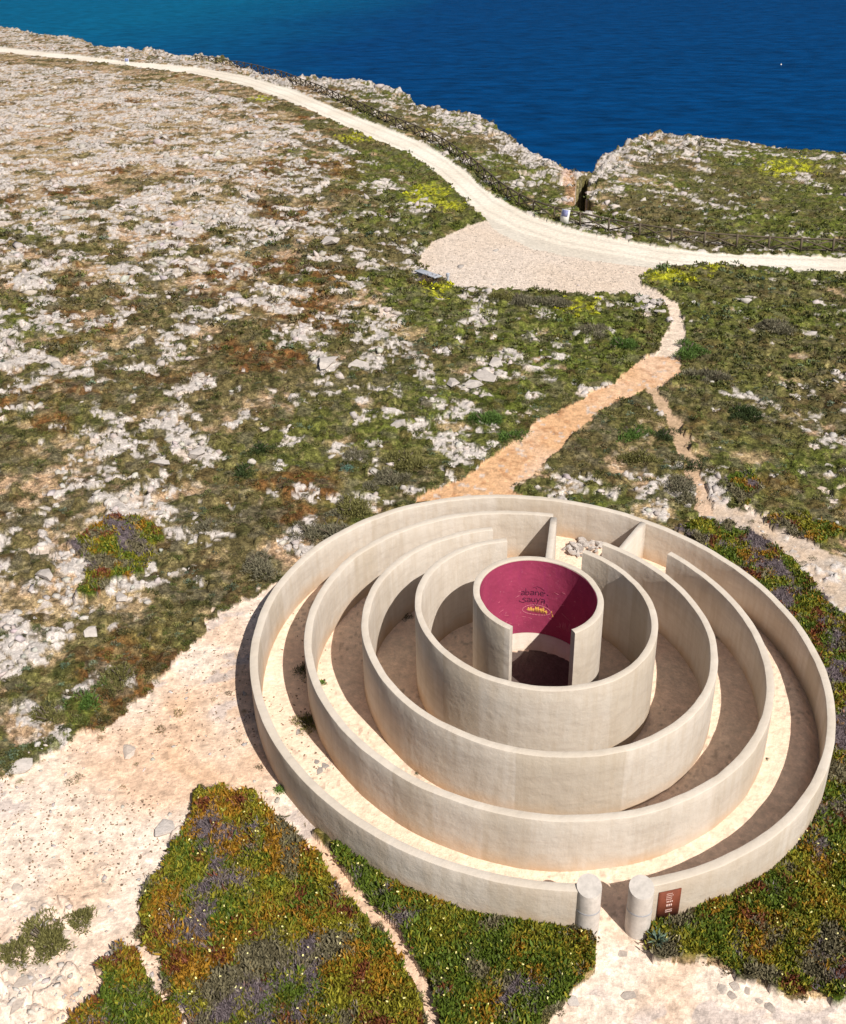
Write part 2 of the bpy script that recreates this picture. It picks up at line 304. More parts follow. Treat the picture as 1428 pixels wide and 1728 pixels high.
def matcolor(x, y, mid, jit=None):
    qx = x + .5 * (fbm(x, y, .5, 77, 2) - .5); qy = y + .5 * (fbm(x, y, .5, 78, 2) - .5)
    a = fbm(qx, qy, 1.3, 71, 4); b = fbm(qx, qy, .9, 72, 4); c = fbm(qx, qy, 1.2, 73, 4); e = fbm(qx, qy, .6, 74, 3)
    n = len(x)
    if jit is not None: a = a + jit * .5; b = b + np.roll(jit, 7) * .30; c = c + np.roll(jit, 31) * .16; e = e + np.roll(jit, 17) * .22
    u, v = pix(x, y, g0(x, y))
    yel = np.select([mid == 1, mid == 2, mid == 3, mid == 4, mid == 5, mid >= 6], [.09, -.06, -.01, -.04, .05, .02], 0)
    ora = np.select([mid == 1, mid == 2, mid == 3, mid == 4, mid == 5, mid >= 6], [.05, -.16, -.08, -.07, .08, -.03], 0)
    ora = np.where((mid == 3) & (u > 1340), ora + .10, ora); ora = np.where((mid == 2) & (v > 1640), ora + .15, ora)
    pur = np.select([mid == 1, mid == 2, mid == 3, mid == 4, mid == 5, mid >= 6], [-.125, -.20, -.14, -.04, -.02, -.05], 0)
    pur = np.where((mid == 1) & (u < 440) & (v > 1400), pur + .09, pur); pur = np.where((mid == 3) & (u > 1370), pur + .12, pur)
    col = mix(MG[None] * np.ones((n, 1)), MY[None], sstep(.40, .60, a + yel))
    col = mix(col, MO[None], sstep(.56, .66, b + ora) * .65)
    col = mix(col, MR[None], sstep(.64, .76, e + (mid == 4) * .06 + (mid == 1) * .0 + (mid >= 6) * .02 - (mid == 2) * .1))
    col = mix(col, MP[None], sstep(.52, .57, c + pur))
    col = mix(col, MGR[None], sstep(.60, .64, fbm(qx, qy, 1.4, 76, 3) + (np.roll(jit, 5) * .10 if jit is not None else 0) + (mid == 1) * (.14 * np.exp(-((u - 455) / 60) ** 2 - ((v - 1600) / 45) ** 2) + .10 * np.exp(-((u - 560) / 40) ** 2 - ((v - 1570) / 50) ** 2) - .05) - (mid == 5) * .2 - (mid == 3) * .03 - (mid == 2) * .06))
    return col

# ------------------------------------------------------------------ materials
def mat(name, base=(.5, .5, .5), rough=.9, attr=None, nscale=0, namp=.25, bump=0, bscale=20, spec=.2, metal=0.0):
    m = bpy.data.materials.new(name); m.use_nodes = True; t = m.node_tree; b = t.nodes['Principled BSDF']
    b.inputs['Roughness'].default_value = rough; b.inputs['Specular IOR Level'].default_value = spec; b.inputs['Metallic'].default_value = metal
    geo = t.nodes.new('ShaderNodeNewGeometry')
    if attr:
        a = t.nodes.new('ShaderNodeAttribute'); a.attribute_name = attr; src = a.outputs['Color']
    else:
        a = t.nodes.new('ShaderNodeRGB'); a.outputs[0].default_value = (*base, 1); src = a.outputs[0]
    if nscale:
        n = t.nodes.new('ShaderNodeTexNoise'); n.inputs['Scale'].default_value = nscale; n.inputs['Detail'].default_value = 6; n.inputs['Roughness'].default_value = .65
        t.links.new(geo.outputs['Position'], n.inputs['Vector'])
        mr = t.nodes.new('ShaderNodeMapRange'); mr.inputs[1].default_value = .25; mr.inputs[2].default_value = .75
        mr.inputs[3].default_value = 1 - namp; mr.inputs[4].default_value = 1 + namp
        t.links.new(n.outputs['Fac'], mr.inputs[0])
        mx = t.nodes.new('ShaderNodeVectorMath'); mx.operation = 'SCALE'
        t.links.new(src, mx.inputs[0]); t.links.new(mr.outputs[0], mx.inputs['Scale']); src = mx.outputs[0]
    t.links.new(src, b.inputs['Base Color'])
    if bump:
        n = t.nodes.new('ShaderNodeTexNoise'); n.inputs['Scale'].default_value = bscale; n.inputs['Detail'].default_value = 7
        t.links.new(geo.outputs['Position'], n.inputs['Vector'])
        bp = t.nodes.new('ShaderNodeBump'); bp.inputs['Strength'].default_value = 1.0; bp.inputs['Distance'].default_value = bump
        t.links.new(n.outputs['Fac'], bp.inputs['Height']); t.links.new(bp.outputs[0], b.inputs['Normal'])
    return m
M_GROUND = mat('terrain', attr='Col', rough=.95, nscale=3.2, namp=.22, bump=.05, bscale=7, spec=.1)
def ground_detail(m):
    t = m.node_tree; L = t.links; b = t.nodes['Principled BSDF']; src = b.inputs['Base Color'].links[0].from_socket
    at = [n for n in t.nodes if n.type == 'ATTRIBUTE'][0]; geo = [n for n in t.nodes if n.type == 'NEW_GEOMETRY'][0]
    prod = None
    for sc, lo, hi in ((9, .30, .70), (24, .32, .68), (3.5, .3, .7)):
        n = t.nodes.new('ShaderNodeTexNoise'); n.inputs['Scale'].default_value = sc; n.inputs['Detail'].default_value = 3; L.new(geo.outputs['Position'], n.inputs['Vector'])
        mr = t.nodes.new('ShaderNodeMapRange'); mr.inputs[1].default_value = lo; mr.inputs[2].default_value = hi; mr.inputs[3].default_value = .45; mr.inputs[4].default_value = 1.6; L.new(n.outputs['Fac'], mr.inputs[0])
        if prod is None: prod = mr.outputs[0]
        else:
            mu = t.nodes.new('ShaderNodeMath'); mu.operation = 'MULTIPLY'; L.new(prod, mu.inputs[0]); L.new(mr.outputs[0], mu.inputs[1]); prod = mu.outputs[0]
    mm = t.nodes.new('ShaderNodeMix'); mm.data_type = 'FLOAT'; L.new(at.outputs['Alpha'], mm.inputs[0]); mm.inputs[2].default_value = 1.0; L.new(prod, mm.inputs[3])
    sc_ = t.nodes.new('ShaderNodeVectorMath'); sc_.operation = 'SCALE'; L.new(src, sc_.inputs[0]); L.new(mm.outputs[0], sc_.inputs['Scale']); L.new(sc_.outputs[0], b.inputs['Base Color'])
ground_detail(M_GROUND)
M_LEAF = mat('foliage', attr='Col', rough=.6, spec=.25)
M_STONE = mat('limestone', attr='Col', rough=.92, nscale=5, namp=.22, bump=.03, bscale=12, spec=.15)
M_WOOD = mat('weathered_wood', (.11, .088, .063), .85, nscale=8, namp=.35, bump=.01, bscale=25)
M_METALG = mat('grey_painted_metal', (.42, .44, .50), .45, nscale=4, namp=.1, spec=.4)
M_WHITEP = mat('white_panel', (.72, .72, .68), .5, nscale=4, namp=.08)
M_RUSTP = mat('rusty_steel', (.17, .048, .026), .7, nscale=7, namp=.22, bump=.004, bscale=40)
M_LETTER = mat('pale_lettering', (.72, .50, .44), .7)
M_PIPE = mat('pillar_plaster', (.53, .485, .445), .85, nscale=3.5, namp=.22, bump=.012, bscale=9)
M_BAND = mat('joint_mortar', (.34, .34, .36), .9, nscale=9, namp=.2)
M_BLACK = mat('black_marker', (.035, .008, .03), .7)
M_YEL = mat('yellow_marker', (.85, .52, .10), .6)
M_PALEP = mat('pale_pink_marker', (.75, .28, .34), .7)

def plaster(name, tint=(.595, .532, .465), stain=(.50, .33, .19), pink=False):
    m = bpy.data.materials.new(name); m.use_nodes = True; t = m.node_tree; L = t.links; b = t.nodes['Principled BSDF']
    b.inputs['Roughness'].default_value = .9; b.inputs['Specular IOR Level'].default_value = .15
    geo = t.nodes.new('ShaderNodeNewGeometry')
    def noise(sc, det=6, ro=.6, vec=None):
        n = t.nodes.new('ShaderNodeTexNoise'); n.inputs['Scale'].default_value = sc; n.inputs['Detail'].default_value = det; n.inputs['Roughness'].default_value = ro
        L.new(vec or geo.outputs['Position'], n.inputs['Vector']); return n.outputs['Fac']
    def ramp(src, a, bb, lo=0., hi=1.):
        r = t.nodes.new('ShaderNodeMapRange'); r.inputs[1].default_value = a; r.inputs[2].default_value = bb; r.inputs[3].default_value = lo; r.inputs[4].default_value = hi
        L.new(src, r.inputs[0]); return r.outputs[0]
    def cmix(fac, a, bb):
        x = t.nodes.new('ShaderNodeMix'); x.data_type = 'RGBA'
        if isinstance(fac, float): x.inputs[0].default_value = fac
        else: L.new(fac, x.inputs[0])
        for s_, i in ((a, 6), (bb, 7)):
            if isinstance(s_, tuple): x.inputs[i].default_value = (*s_, 1)
            else: L.new(s_, x.inputs[i])
        return x.outputs[2]
    mp = t.nodes.new('ShaderNodeMapping'); mp.inputs['Scale'].default_value = (1.6, 1.6, .22); L.new(geo.outputs['Position'], mp.inputs['Vector'])
    mh = t.nodes.new('ShaderNodeMapping'); mh.inputs['Scale'].default_value = (.5, .5, 3.2); L.new(geo.outputs['Position'], mh.inputs['Vector'])
    if pink:
        c = cmix(ramp(noise(.9), .35, .65), (.37, .052, .115), (.28, .038, .088))
        c = cmix(ramp(noise(7, 8, .75), .60, .70, 0, .5), c, (.66, .30, .34))
        c = cmix(ramp(noise(2.5, 6, .7, mp.outputs[0]), .55, .75, 0, .35), c, (.34, .03, .16))
    else:
        c = cmix(ramp(noise(.55), .3, .7), tint, tuple(k * .90 for k in tint))
        c = cmix(ramp(noise(2.2, 7, .65, mp.outputs[0]), .42, .68, 0, .7), c, (tint[0] * .78, tint[1] * .73, tint[2] * .66))
        c = cmix(ramp(noise(1.6, 6, .6, mh.outputs[0]), .48, .66, 0, .40), c, (tint[0] * .74, tint[1] * .70, tint[2] * .68))
        at = t.nodes.new('ShaderNodeAttribute'); at.attribute_name = 'h'
        ad = t.nodes.new('ShaderNodeMath'); ad.operation = 'ADD'; L.new(at.outputs['Fac'], ad.inputs[0]); L.new(ramp(noise(1.3), .2, .8, -.35, .35), ad.inputs[1])
        c = cmix(ramp(ad.outputs[0], .0, .75, .75, 0), c, stain)
        t1 = t.nodes.new('ShaderNodeAttribute'); t1.attribute_name = 'tone'
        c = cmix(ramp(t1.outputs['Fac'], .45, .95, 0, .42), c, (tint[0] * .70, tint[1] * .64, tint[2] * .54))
        c = cmix(ramp(t1.outputs['Fac'], .4, .0, 0, .25), c, (tint[0] * 1.12, tint[1] * 1.12, tint[2] * 1.12))
        t2 = t.nodes.new('ShaderNodeAttribute'); t2.attribute_name = 'rim'
        c = cmix(ramp(t2.outputs['Fac'], .3, 1.0, 0, .55), c, (.60, .53, .45))
    L.new(c, b.inputs['Base Color'])
    b1 = t.nodes.new('ShaderNodeBump'); b1.inputs['Distance'].default_value = .05; b1.inputs['Strength'].default_value = 1.0
    L.new(noise(1.9, 6, .55), b1.inputs['Height'])
    b2 = t.nodes.new('ShaderNodeBump'); b2.inputs['Distance'].default_value = .007; b2.inputs['Strength'].default_value = .8
    L.new(noise(13, 6, .6), b2.inputs['Height']); L.new(b1.outputs[0], b2.inputs['Normal']); L.new(b2.outputs[0], b.inputs['Normal'])
    return m
M_PLASTER = plaster('wall_plaster'); M_PINK = plaster('magenta_paint', pink=True)

# ------------------------------------------------------------------ object helpers
def tag(o, label=None, cat=None, group=None, kind=None):
    if label: o['label'] = label
    if cat: o['category'] = cat
    if group: o['group'] = group
    if kind: o['kind'] = kind
    return o
def empty(name, loc, rz=0.0):
    o = bpy.data.objects.new(name, None); COL.objects.link(o); o.location = loc; o.rotation_euler = (0, 0, rz); return o
def mesh_np(name, verts, faces, material, colors=None, parent=None, smooth=False, h=None, link=True):
    """verts Nx3, faces list of (M,k) int arrays"""
    me = bpy.data.meshes.new(name)
    verts = np.asarray(verts, np.float32)
    if not isinstance(faces, list): faces = [faces]
    faces = [np.asarray(f, np.int32) for f in faces if len(f)]
    me.vertices.add(len(verts)); me.vertices.foreach_set('co', verts.ravel())
    nl = sum(f.size for f in faces); npoly = sum(len(f) for f in faces)
    me.loops.add(nl); me.loops.foreach_set('vertex_index', np.concatenate([f.ravel() for f in faces]))
    me.polygons.add(npoly)
    tot = np.concatenate([np.full(len(f), f.shape[1], np.int32) for f in faces]); st = np.concatenate([[0], np.cumsum(tot)[:-1]]).astype(np.int32)
    me.polygons.foreach_set('loop_start', st)
    me.update(calc_edges=True); me.validate()
    if colors is not None:
        a = me.color_attributes.new('Col', 'FLOAT_COLOR', 'POINT')
        c4 = np.ones((len(verts), 4), np.float32); c4[:, :colors.shape[1]] = colors; a.data.foreach_set('color', c4.ravel())
    if h is not None:
        a = me.attributes.new('h', 'FLOAT', 'POINT'); a.data.foreach_set('value', np.asarray(h, np.float32))
    me.materials.append(material)
    if smooth: me.polygons.foreach_set('use_smooth', np.ones(npoly, bool))
    o = bpy.data.objects.new(name, me)
    if link: COL.objects.link(o)
    if parent is not None: o.parent = parent
    return o
class MB:
    def __init__(s): s.v = []; s.f3 = []; s.f4 = []
    def add(s, v, f):
        b = len(s.v); s.v += [tuple(p) for p in v]
        for q in f:
            (s.f3 if len(q) == 3 else s.f4).append(tuple(i + b for i in q))
    def box(s, c, d, R=None):
        hx, hy, hz = d[0] / 2, d[1] / 2, d[2] / 2
        P = [Vector((sx * hx, sy * hy, sz * hz)) for sx in (-1, 1) for sy in (-1, 1) for sz in (-1, 1)]
        if R is not None: P = [R @ p for p in P]
        s.add([p + Vector(c) for p in P], [(0, 1, 3, 2), (4, 6, 7, 5), (0, 4, 5, 1), (2, 3, 7, 6), (0, 2, 6, 4), (1, 5, 7, 3)])
    def bar(s, a, b, w, t=None):
        a = Vector(a); b = Vector(b); d = b - a
        R = d.to_track_quat('X', 'Z').to_matrix(); s.box((a + b) / 2, (d.length, w, t or w), R)
    def lathe(s, prof, n=24, c=(0, 0, 0), cap=True):
        b = len(s.v)
        for r, z in prof:
            for i in range(n):
                a = 2 * math.pi * i / n; s.v.append((c[0] + r * math.cos(a), c[1] + r * math.sin(a), c[2] + z))
        for j in range(len(prof) - 1):
            for i in range(n):
                k = (i + 1) % n; s.f4.append((b + j * n + i, b + j * n + k, b + (j + 1) * n + k, b + (j + 1) * n + i))
        if cap:
            for j, rev in ((0, True), (len(prof) - 1, False)):
                c0 = len(s.v); s.v.append((c[0], c[1], c[2] + prof[j][1]))
                for i in range(n):
                    k = (i + 1) % n; q = (c0, b + j * n + i, b + j * n + k); s.f3.append(q[::-1] if rev else q)
    def build(s, name, m, parent=None, smooth=False, sharp=None, bevel=0):
        fs = [np.array(f) for f in (s.f3, s.f4) if f]
        o = mesh_np(name, np.array([tuple(p) for p in s.v]), fs, m, parent=parent, smooth=smooth)
        if sharp: o.data.set_sharp_from_angle(angle=rad(sharp))
        if bevel:
            md = o.modifiers.new('bevel', 'BEVEL'); md.width = bevel; md.segments = 2; md.limit_method = 'ANGLE'
        return o
def zat(x, y):
    return float(fields(np.array([x]), np.array([y]), False)['z'][0])
def gz(x, y): return float(g0(np.array([x]), np.array([y]))[0])

# ------------------------------------------------------------------ terrain
def build_terrain():
    fine = np.radians(np.arange(-43, 28.5, .062))
    coarse_l = np.radians(np.arange(-180, -43, 2.5)); coarse_r = np.radians(np.arange(28.5, 180, 2.5))
    ph = np.concatenate([coarse_l, fine, coarse_r])
    rr = np.concatenate([np.linspace(.6, 15, 14), 15.6 * np.exp(np.arange(0, 1, 1 / 900.) * math.log(430 / 15.6))])
    P, Rr = np.meshgrid(ph, rr)
    x = (Rr * np.sin(P)).ravel(); y = (-DIST + Rr * np.cos(P)).ravel()
    f = fields(x, y)
    n, m = len(rr), len(ph)
    idx = np.arange(n * m).reshape(n, m)
    nx = np.roll(idx, -1, axis=1)
    q = np.stack([idx[:-1], nx[:-1], nx[1:], idx[1:]], -1).reshape(-1, 4)
    v = np.stack([x, y, f['z']], -1)
    o = mesh_np('terrain', v, q, M_GROUND, colors=np.concatenate([f['col'], f['amp'][:, None]], 1), smooth=False)
    tag(o, kind='structure')
    return o
build_terrain()

def build_sea():
    m = bpy.data.materials.new('sea_water'); m.use_nodes = True; t = m.node_tree; L = t.links; b = t.nodes['Principled BSDF']
    b.inputs['Roughness'].default_value = .5; b.inputs['Specular IOR Level'].default_value = .015; b.inputs['IOR'].default_value = 1.33
    geo = t.nodes.new('ShaderNodeNewGeometry')
    sx = t.nodes.new('ShaderNodeSeparateXYZ'); L.new(geo.outputs['Position'], sx.inputs[0])
    def noise(sc, det, vec):
        n = t.nodes.new('ShaderNodeTexNoise'); n.inputs['Scale'].default_value = sc; n.inputs['Detail'].default_value = det; n.inputs['Roughness'].default_value = .6; L.new(vec, n.inputs['Vector']); return n.outputs['Fac']
    mp = t.nodes.new('ShaderNodeMapping'); mp.inputs['Scale'].default_value = (.6, 1, 1); mp.inputs['Rotation'].default_value = (0, 0, .15); L.new(geo.outputs['Position'], mp.inputs['Vector'])
    ml = t.nodes.new('ShaderNodeMath'); ml.operation = 'MULTIPLY_ADD'; L.new(noise(.004, 5, geo.outputs['Position']), ml.inputs[0]); ml.inputs[1].default_value = 260; L.new(sx.outputs['X'], ml.inputs[2])
    mr = t.nodes.new('ShaderNodeMapRange'); mr.inputs[1].default_value = -420; mr.inputs[2].default_value = -40; L.new(ml.outputs[0], mr.inputs[0])
    cm = t.nodes.new('ShaderNodeMix'); cm.data_type = 'RGBA'; cm.inputs[6].default_value = (.0008, .090, .19, 1); cm.inputs[7].default_value = (.0002, .038, .135, 1); L.new(mr.outputs[0], cm.inputs[0])
    v2 = t.nodes.new('ShaderNodeMapRange'); v2.inputs[1].default_value = .3; v2.inputs[2].default_value = .7; v2.inputs[3].default_value = .6; v2.inputs[4].default_value = 1.4; L.new(noise(.11, 6, mp.outputs[0]), v2.inputs[0])
    sc = t.nodes.new('ShaderNodeVectorMath'); sc.operation = 'SCALE'; L.new(cm.outputs[2], sc.inputs[0]); L.new(v2.outputs[0], sc.inputs['Scale'])
    L.new(sc.outputs[0], b.inputs['Base Color'])
    bp = t.nodes.new('ShaderNodeBump'); bp.inputs['Distance'].default_value = 1.2; bp.inputs['Strength'].default_value = .8; L.new(noise(.16, 8, mp.outputs[0]), bp.inputs['Height']); L.new(bp.outputs[0], b.inputs['Normal'])
    r = np.array([120, 300, 800, 3000, 15000.]); a = np.linspace(0, 2 * np.pi, 97)[:-1]
    v = [(0, 0, -58)] + [(rr * math.cos(t_), rr * math.sin(t_), -58) for rr in r for t_ in a]
    f3 = [(0, 1 + i, 1 + (i + 1) % 96) for i in range(96)]
    f4 = [(1 + j * 96 + i, 1 + (j + 1) * 96 + i, 1 + (j + 1) * 96 + (i + 1) % 96, 1 + j * 96 + (i + 1) % 96) for j in range(4) for i in range(96)]
    o = mesh_np('sea', np.array(v), [np.array(f3), np.array(f4)], m); tag(o, kind='structure')
build_sea()

# ------------------------------------------------------------------ labyrinth walls
TTX, TTY = -.0758, .0750
def ring_wall(R, t, zt, a0, a1, cx=0.0, mtl=None, name='ring_wall', parent=None, inner_z0=None):
    """a0<a1 degrees clockwise from +Y"""
    n = max(8, int((a1 - a0) / .6)); A = np.radians(np.linspace(a0, a1, n + 1)); NV = 5
    ro = R; ri = R - t; bv = .035
    rows = []; seedw = int(R * 10)
    def wob(a, s_, k_): return vnoise(a * R, np.zeros_like(a) + k_, s_, seedw) - .5
    def pt(r, a, f, dz=0):
        r = r + .035 * wob(a, 1.6, r > R - t / 2) + .02 * wob(a, .5, 3 + (r > R - t / 2)); dz = dz + .03 * wob(a, 1.1, 7) + .014 * wob(a, .35, 9) if f == 1 else dz
        x = cx + r * np.sin(a); y = r * np.cos(a)
        gb = g0(x, y) - .35; tp = zt * S + TTX * x + TTY * y
        z = gb + (tp - gb) * f + dz
        return np.stack([x, y, z], -1), z - g0(x, y)
    prof = [(ro, f, 0) for f in np.linspace(0, 1, NV)[:-1]] + [(ro, 1, -bv), (ro - bv * .3, 1, -bv * .3), (ro - bv, 1, 0), (ri + bv, 1, 0), (ri + bv * .3, 1, -bv * .3), (ri, 1, -bv)] + [(ri, f, 0) for f in np.linspace(1, 0, NV)[1:]]
    V = []; H = []
    for (r, f, dz) in prof:
        p, h = pt(r, A, f, dz); V.append(p); H.append(h)
    k = len(prof); V = np.concatenate(V); H = np.concatenate(H); n1 = n + 1
    fs = []
    for j in range(k - 1):
        for i in range(n):
            fs.append((j * n1 + i, (j + 1) * n1 + i, (j + 1) * n1 + i + 1, j * n1 + i + 1))
    fs = np.array(fs)
    caps = []
    for i, rev in ((0, False), (n, True)):
        loop = [j * n1 + i for j in range(k)]
        for j in range(k // 2 - 1):
            q = (loop[j], loop[j + 1], loop[k - 2 - j], loop[k - 1 - j]); caps.append(q if not rev else q[::-1])
        if k % 2 == 0: pass
    caps = np.array(caps)
    if k % 2 == 0:
        pass
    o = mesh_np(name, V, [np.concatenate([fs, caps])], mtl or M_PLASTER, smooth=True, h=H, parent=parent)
    blk = np.floor(np.degrees(A) / (95.0 / R) + vnoise(A * 3, A * 0, .9, seedw) * .0)
    tone = .5 + .5 * (_h(blk, blk * 0 + seedw, 5) - .5) * 2
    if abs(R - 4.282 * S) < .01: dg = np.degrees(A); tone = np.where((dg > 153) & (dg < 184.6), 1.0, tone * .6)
    top = np.zeros(k); top[NV:NV + 4] = 1
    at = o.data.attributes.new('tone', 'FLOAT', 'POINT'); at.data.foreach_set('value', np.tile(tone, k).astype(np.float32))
    at = o.data.attributes.new('rim', 'FLOAT', 'POINT'); at.data.foreach_set('value', np.repeat(top, n1).astype(np.float32))
    o.data.set_sharp_from_angle(angle=rad(40))
    return o
TH = .20 * S
R5, R4, R3, R2, R1 = 7.0 * S, 5.636 * S, 4.282 * S, 2.916 * S, 1.562 * S
Z5, Z4, Z3, Z2, Z1 = 1.1425, 1.4435, 1.7968, 2.3278, 2.7064
CX4, CX3, CX2, CX1 = -.059 * S, -.0286 * S, -.104 * S, -.054 * S
w5 = ring_wall(R5, TH, Z5, 172.2, 520.6)
tag(w5, 'lowest and widest plastered ring wall, open between two pillars at the entrance', 'wall', 'concentric labyrinth walls')
w4 = ring_wall(R4, TH * .95, Z4, 39.7, 363.4, CX4)
tag(w4, 'second ring wall counted from outside, just within the widest one', 'wall', 'concentric labyrinth walls')
w3 = ring_wall(R3, TH * .9, Z3, 23.6, 341.0, CX3)
tag(w3, 'middle one of the five ring walls, open at its back', 'wall', 'concentric labyrinth walls')
w2 = ring_wall(R2, TH * .85, Z2, 24.5, 342.8, CX2)
tag(w2, 'tall ring wall directly around the small magenta lined cylinder', 'wall', 'concentric labyrinth walls')
w1 = ring_wall(R1, .165 * S, Z1, 203.0 - 360, 146.0, CX1)
tag(w1, 'tallest and innermost cylinder wall, painted magenta inside with writing', 'wall', 'concentric labyrinth walls')
RI1 = R1 - .165 * S
def lining():
    A = np.radians(np.linspace(-156.4, 145.4, 150)); V = []; H = []
    lv = [0, .25, .5, .75, 1]
    for rr in (RI1 - .004, RI1 - .012):
        for f in lv:
            x = CX1 + rr * np.sin(A); y = rr * np.cos(A); zb = g0(x, y) + .50 * S; zt = Z1 * S + TTX * x + TTY * y - .045
            V.append(np.stack([x, y, zb + (zt - zb) * f], -1))
    V = np.concatenate(V); n = 150; fs = []
    def idx(l, j, i): return (l * 5 + j) * n + i
    for i in range(n - 1):
        for j in range(4):
            fs.append((idx(1, j, i), idx(1, j, i + 1), idx(1, j + 1, i + 1), idx(1, j + 1, i)))
            fs.append((idx(0, j, i), idx(0, j + 1, i), idx(0, j + 1, i + 1), idx(0, j, i + 1)))
        fs.append((idx(0, 4, i), idx(1, 4, i), idx(1, 4, i + 1), idx(0, 4, i + 1))); fs.append((idx(0, 0, i), idx(0, 0, i + 1), idx(1, 0, i + 1), idx(1, 0, i)))
    o = mesh_np('painted_lining', V, np.array(fs), M_PINK, smooth=True, h=np.ones(len(V)), parent=w1); o.data.set_sharp_from_angle(angle=rad(40))
    o['label'] = 'scuffed magenta paint on the inner face'
lining()
def plinth():
    A = np.radians(np.linspace(-156, 145, 150)); V = []; H = []; n = 150
    prof = [(RI1 - .002, -.1), (RI1 - .002, .50 * S - .006), (RI1 - .05, .50 * S - .006), (RI1 - .06, .12), (RI1 - .12, .10), (RI1 - .12, -.1)]
    for r, h in prof:
        rr = r + (.015 * np.sin(A * 23) if h < .13 else 0)
        x = CX1 + rr * np.sin(A); y = rr * np.cos(A); V.append(np.stack([x, y, g0(x, y) + h], -1)); H.append(np.full(n, max(h, 0) + .3))
    fs = [(j * n + i, j * n + i + 1, (j + 1) * n + i + 1, (j + 1) * n + i) for j in range(len(prof) - 1) for i in range(n - 1)]
    for i in (0, n - 1): fs.append((i, n + i, 2 * n + i, 3 * n + i)); fs.append((i, 3 * n + i, 4 * n + i, 5 * n + i))
    o = mesh_np('plinth', np.concatenate(V), np.array(fs), M_PLASTER, h=np.concatenate(H), parent=w1)
    o['label'] = 'unpainted pale plinth under the magenta paint'
plinth()
def stroke(mb, pts, r_, wd=.014, dep=.006):
    """pts: (angle deg, z above lining bottom) polyline on the inner surface"""
    P = []
    for a, zz in pts:
        a = rad(a); P.append((a, zz))
    for (a0, z0), (a1, z1) in zip(P[:-1], P[1:]):
        q = []
        for rr in (r_, r_ - dep):
            for (a, z, sgn) in ((a0, z0, -1), (a0, z0, 1), (a1, z1, 1), (a1, z1, -1)):
                da = (a1 - a0) * r_; dz = z1 - z0; l = math.hypot(da, dz) or 1
                aa = a + (-dz / l) * sgn * wd / 2 / r_ + (da / l) * (wd * .3 / r_) * (1 if (a, z) == (a1, z1) else -1); z_ = z + (da / l) * sgn * wd / 2
                x = CX1 + rr * math.sin(aa); y = rr * math.cos(aa); q.append((x, y, gz(x, y) + .5 * S + z_))
        mb.add(q, [(0, 1, 2, 3), (7, 6, 5, 4), (0, 4, 5, 1), (1, 5, 6, 2), (2, 6, 7, 3), (3, 7, 4, 0)])
GL = {'a': [[(.15, .75), (.6, .8), (.7, .5), (.7, 0)], [(.7, .45), (.2, .4), (.1, .1), (.4, 0), (.7, .2)]],
      'b': [[(.1, 1.4), (.12, 0), (.5, 0), (.7, .3), (.6, .65), (.15, .6)]],
      'n': [[(.1, .8), (.15, 0)], [(.15, .6), (.5, .8), (.7, .5), (.72, 0)]],
      'e': [[(.1, .4), (.7, .45), (.6, .8), (.25, .8), (.08, .35), (.3, 0), (.75, .1)]],
      's': [[(.8, .75), (.4, .9), (.15, .6), (.6, .4), (.75, .1), (.3, -.1), (-.3, .1), (-.5, .4)]],
      'u': [[(.1, .8), (.1, .2), (.35, 0), (.65, .2), (.68, .8)], [(.68, .4), (.74, 0)]],
      'y': [[(.1, .85), (.4, .2)], [(.8, 1.0), (.35, .1), (.1, -.6)]], 'v': [[(0, .9), (.35, 0), (.8, 1.0)]]}
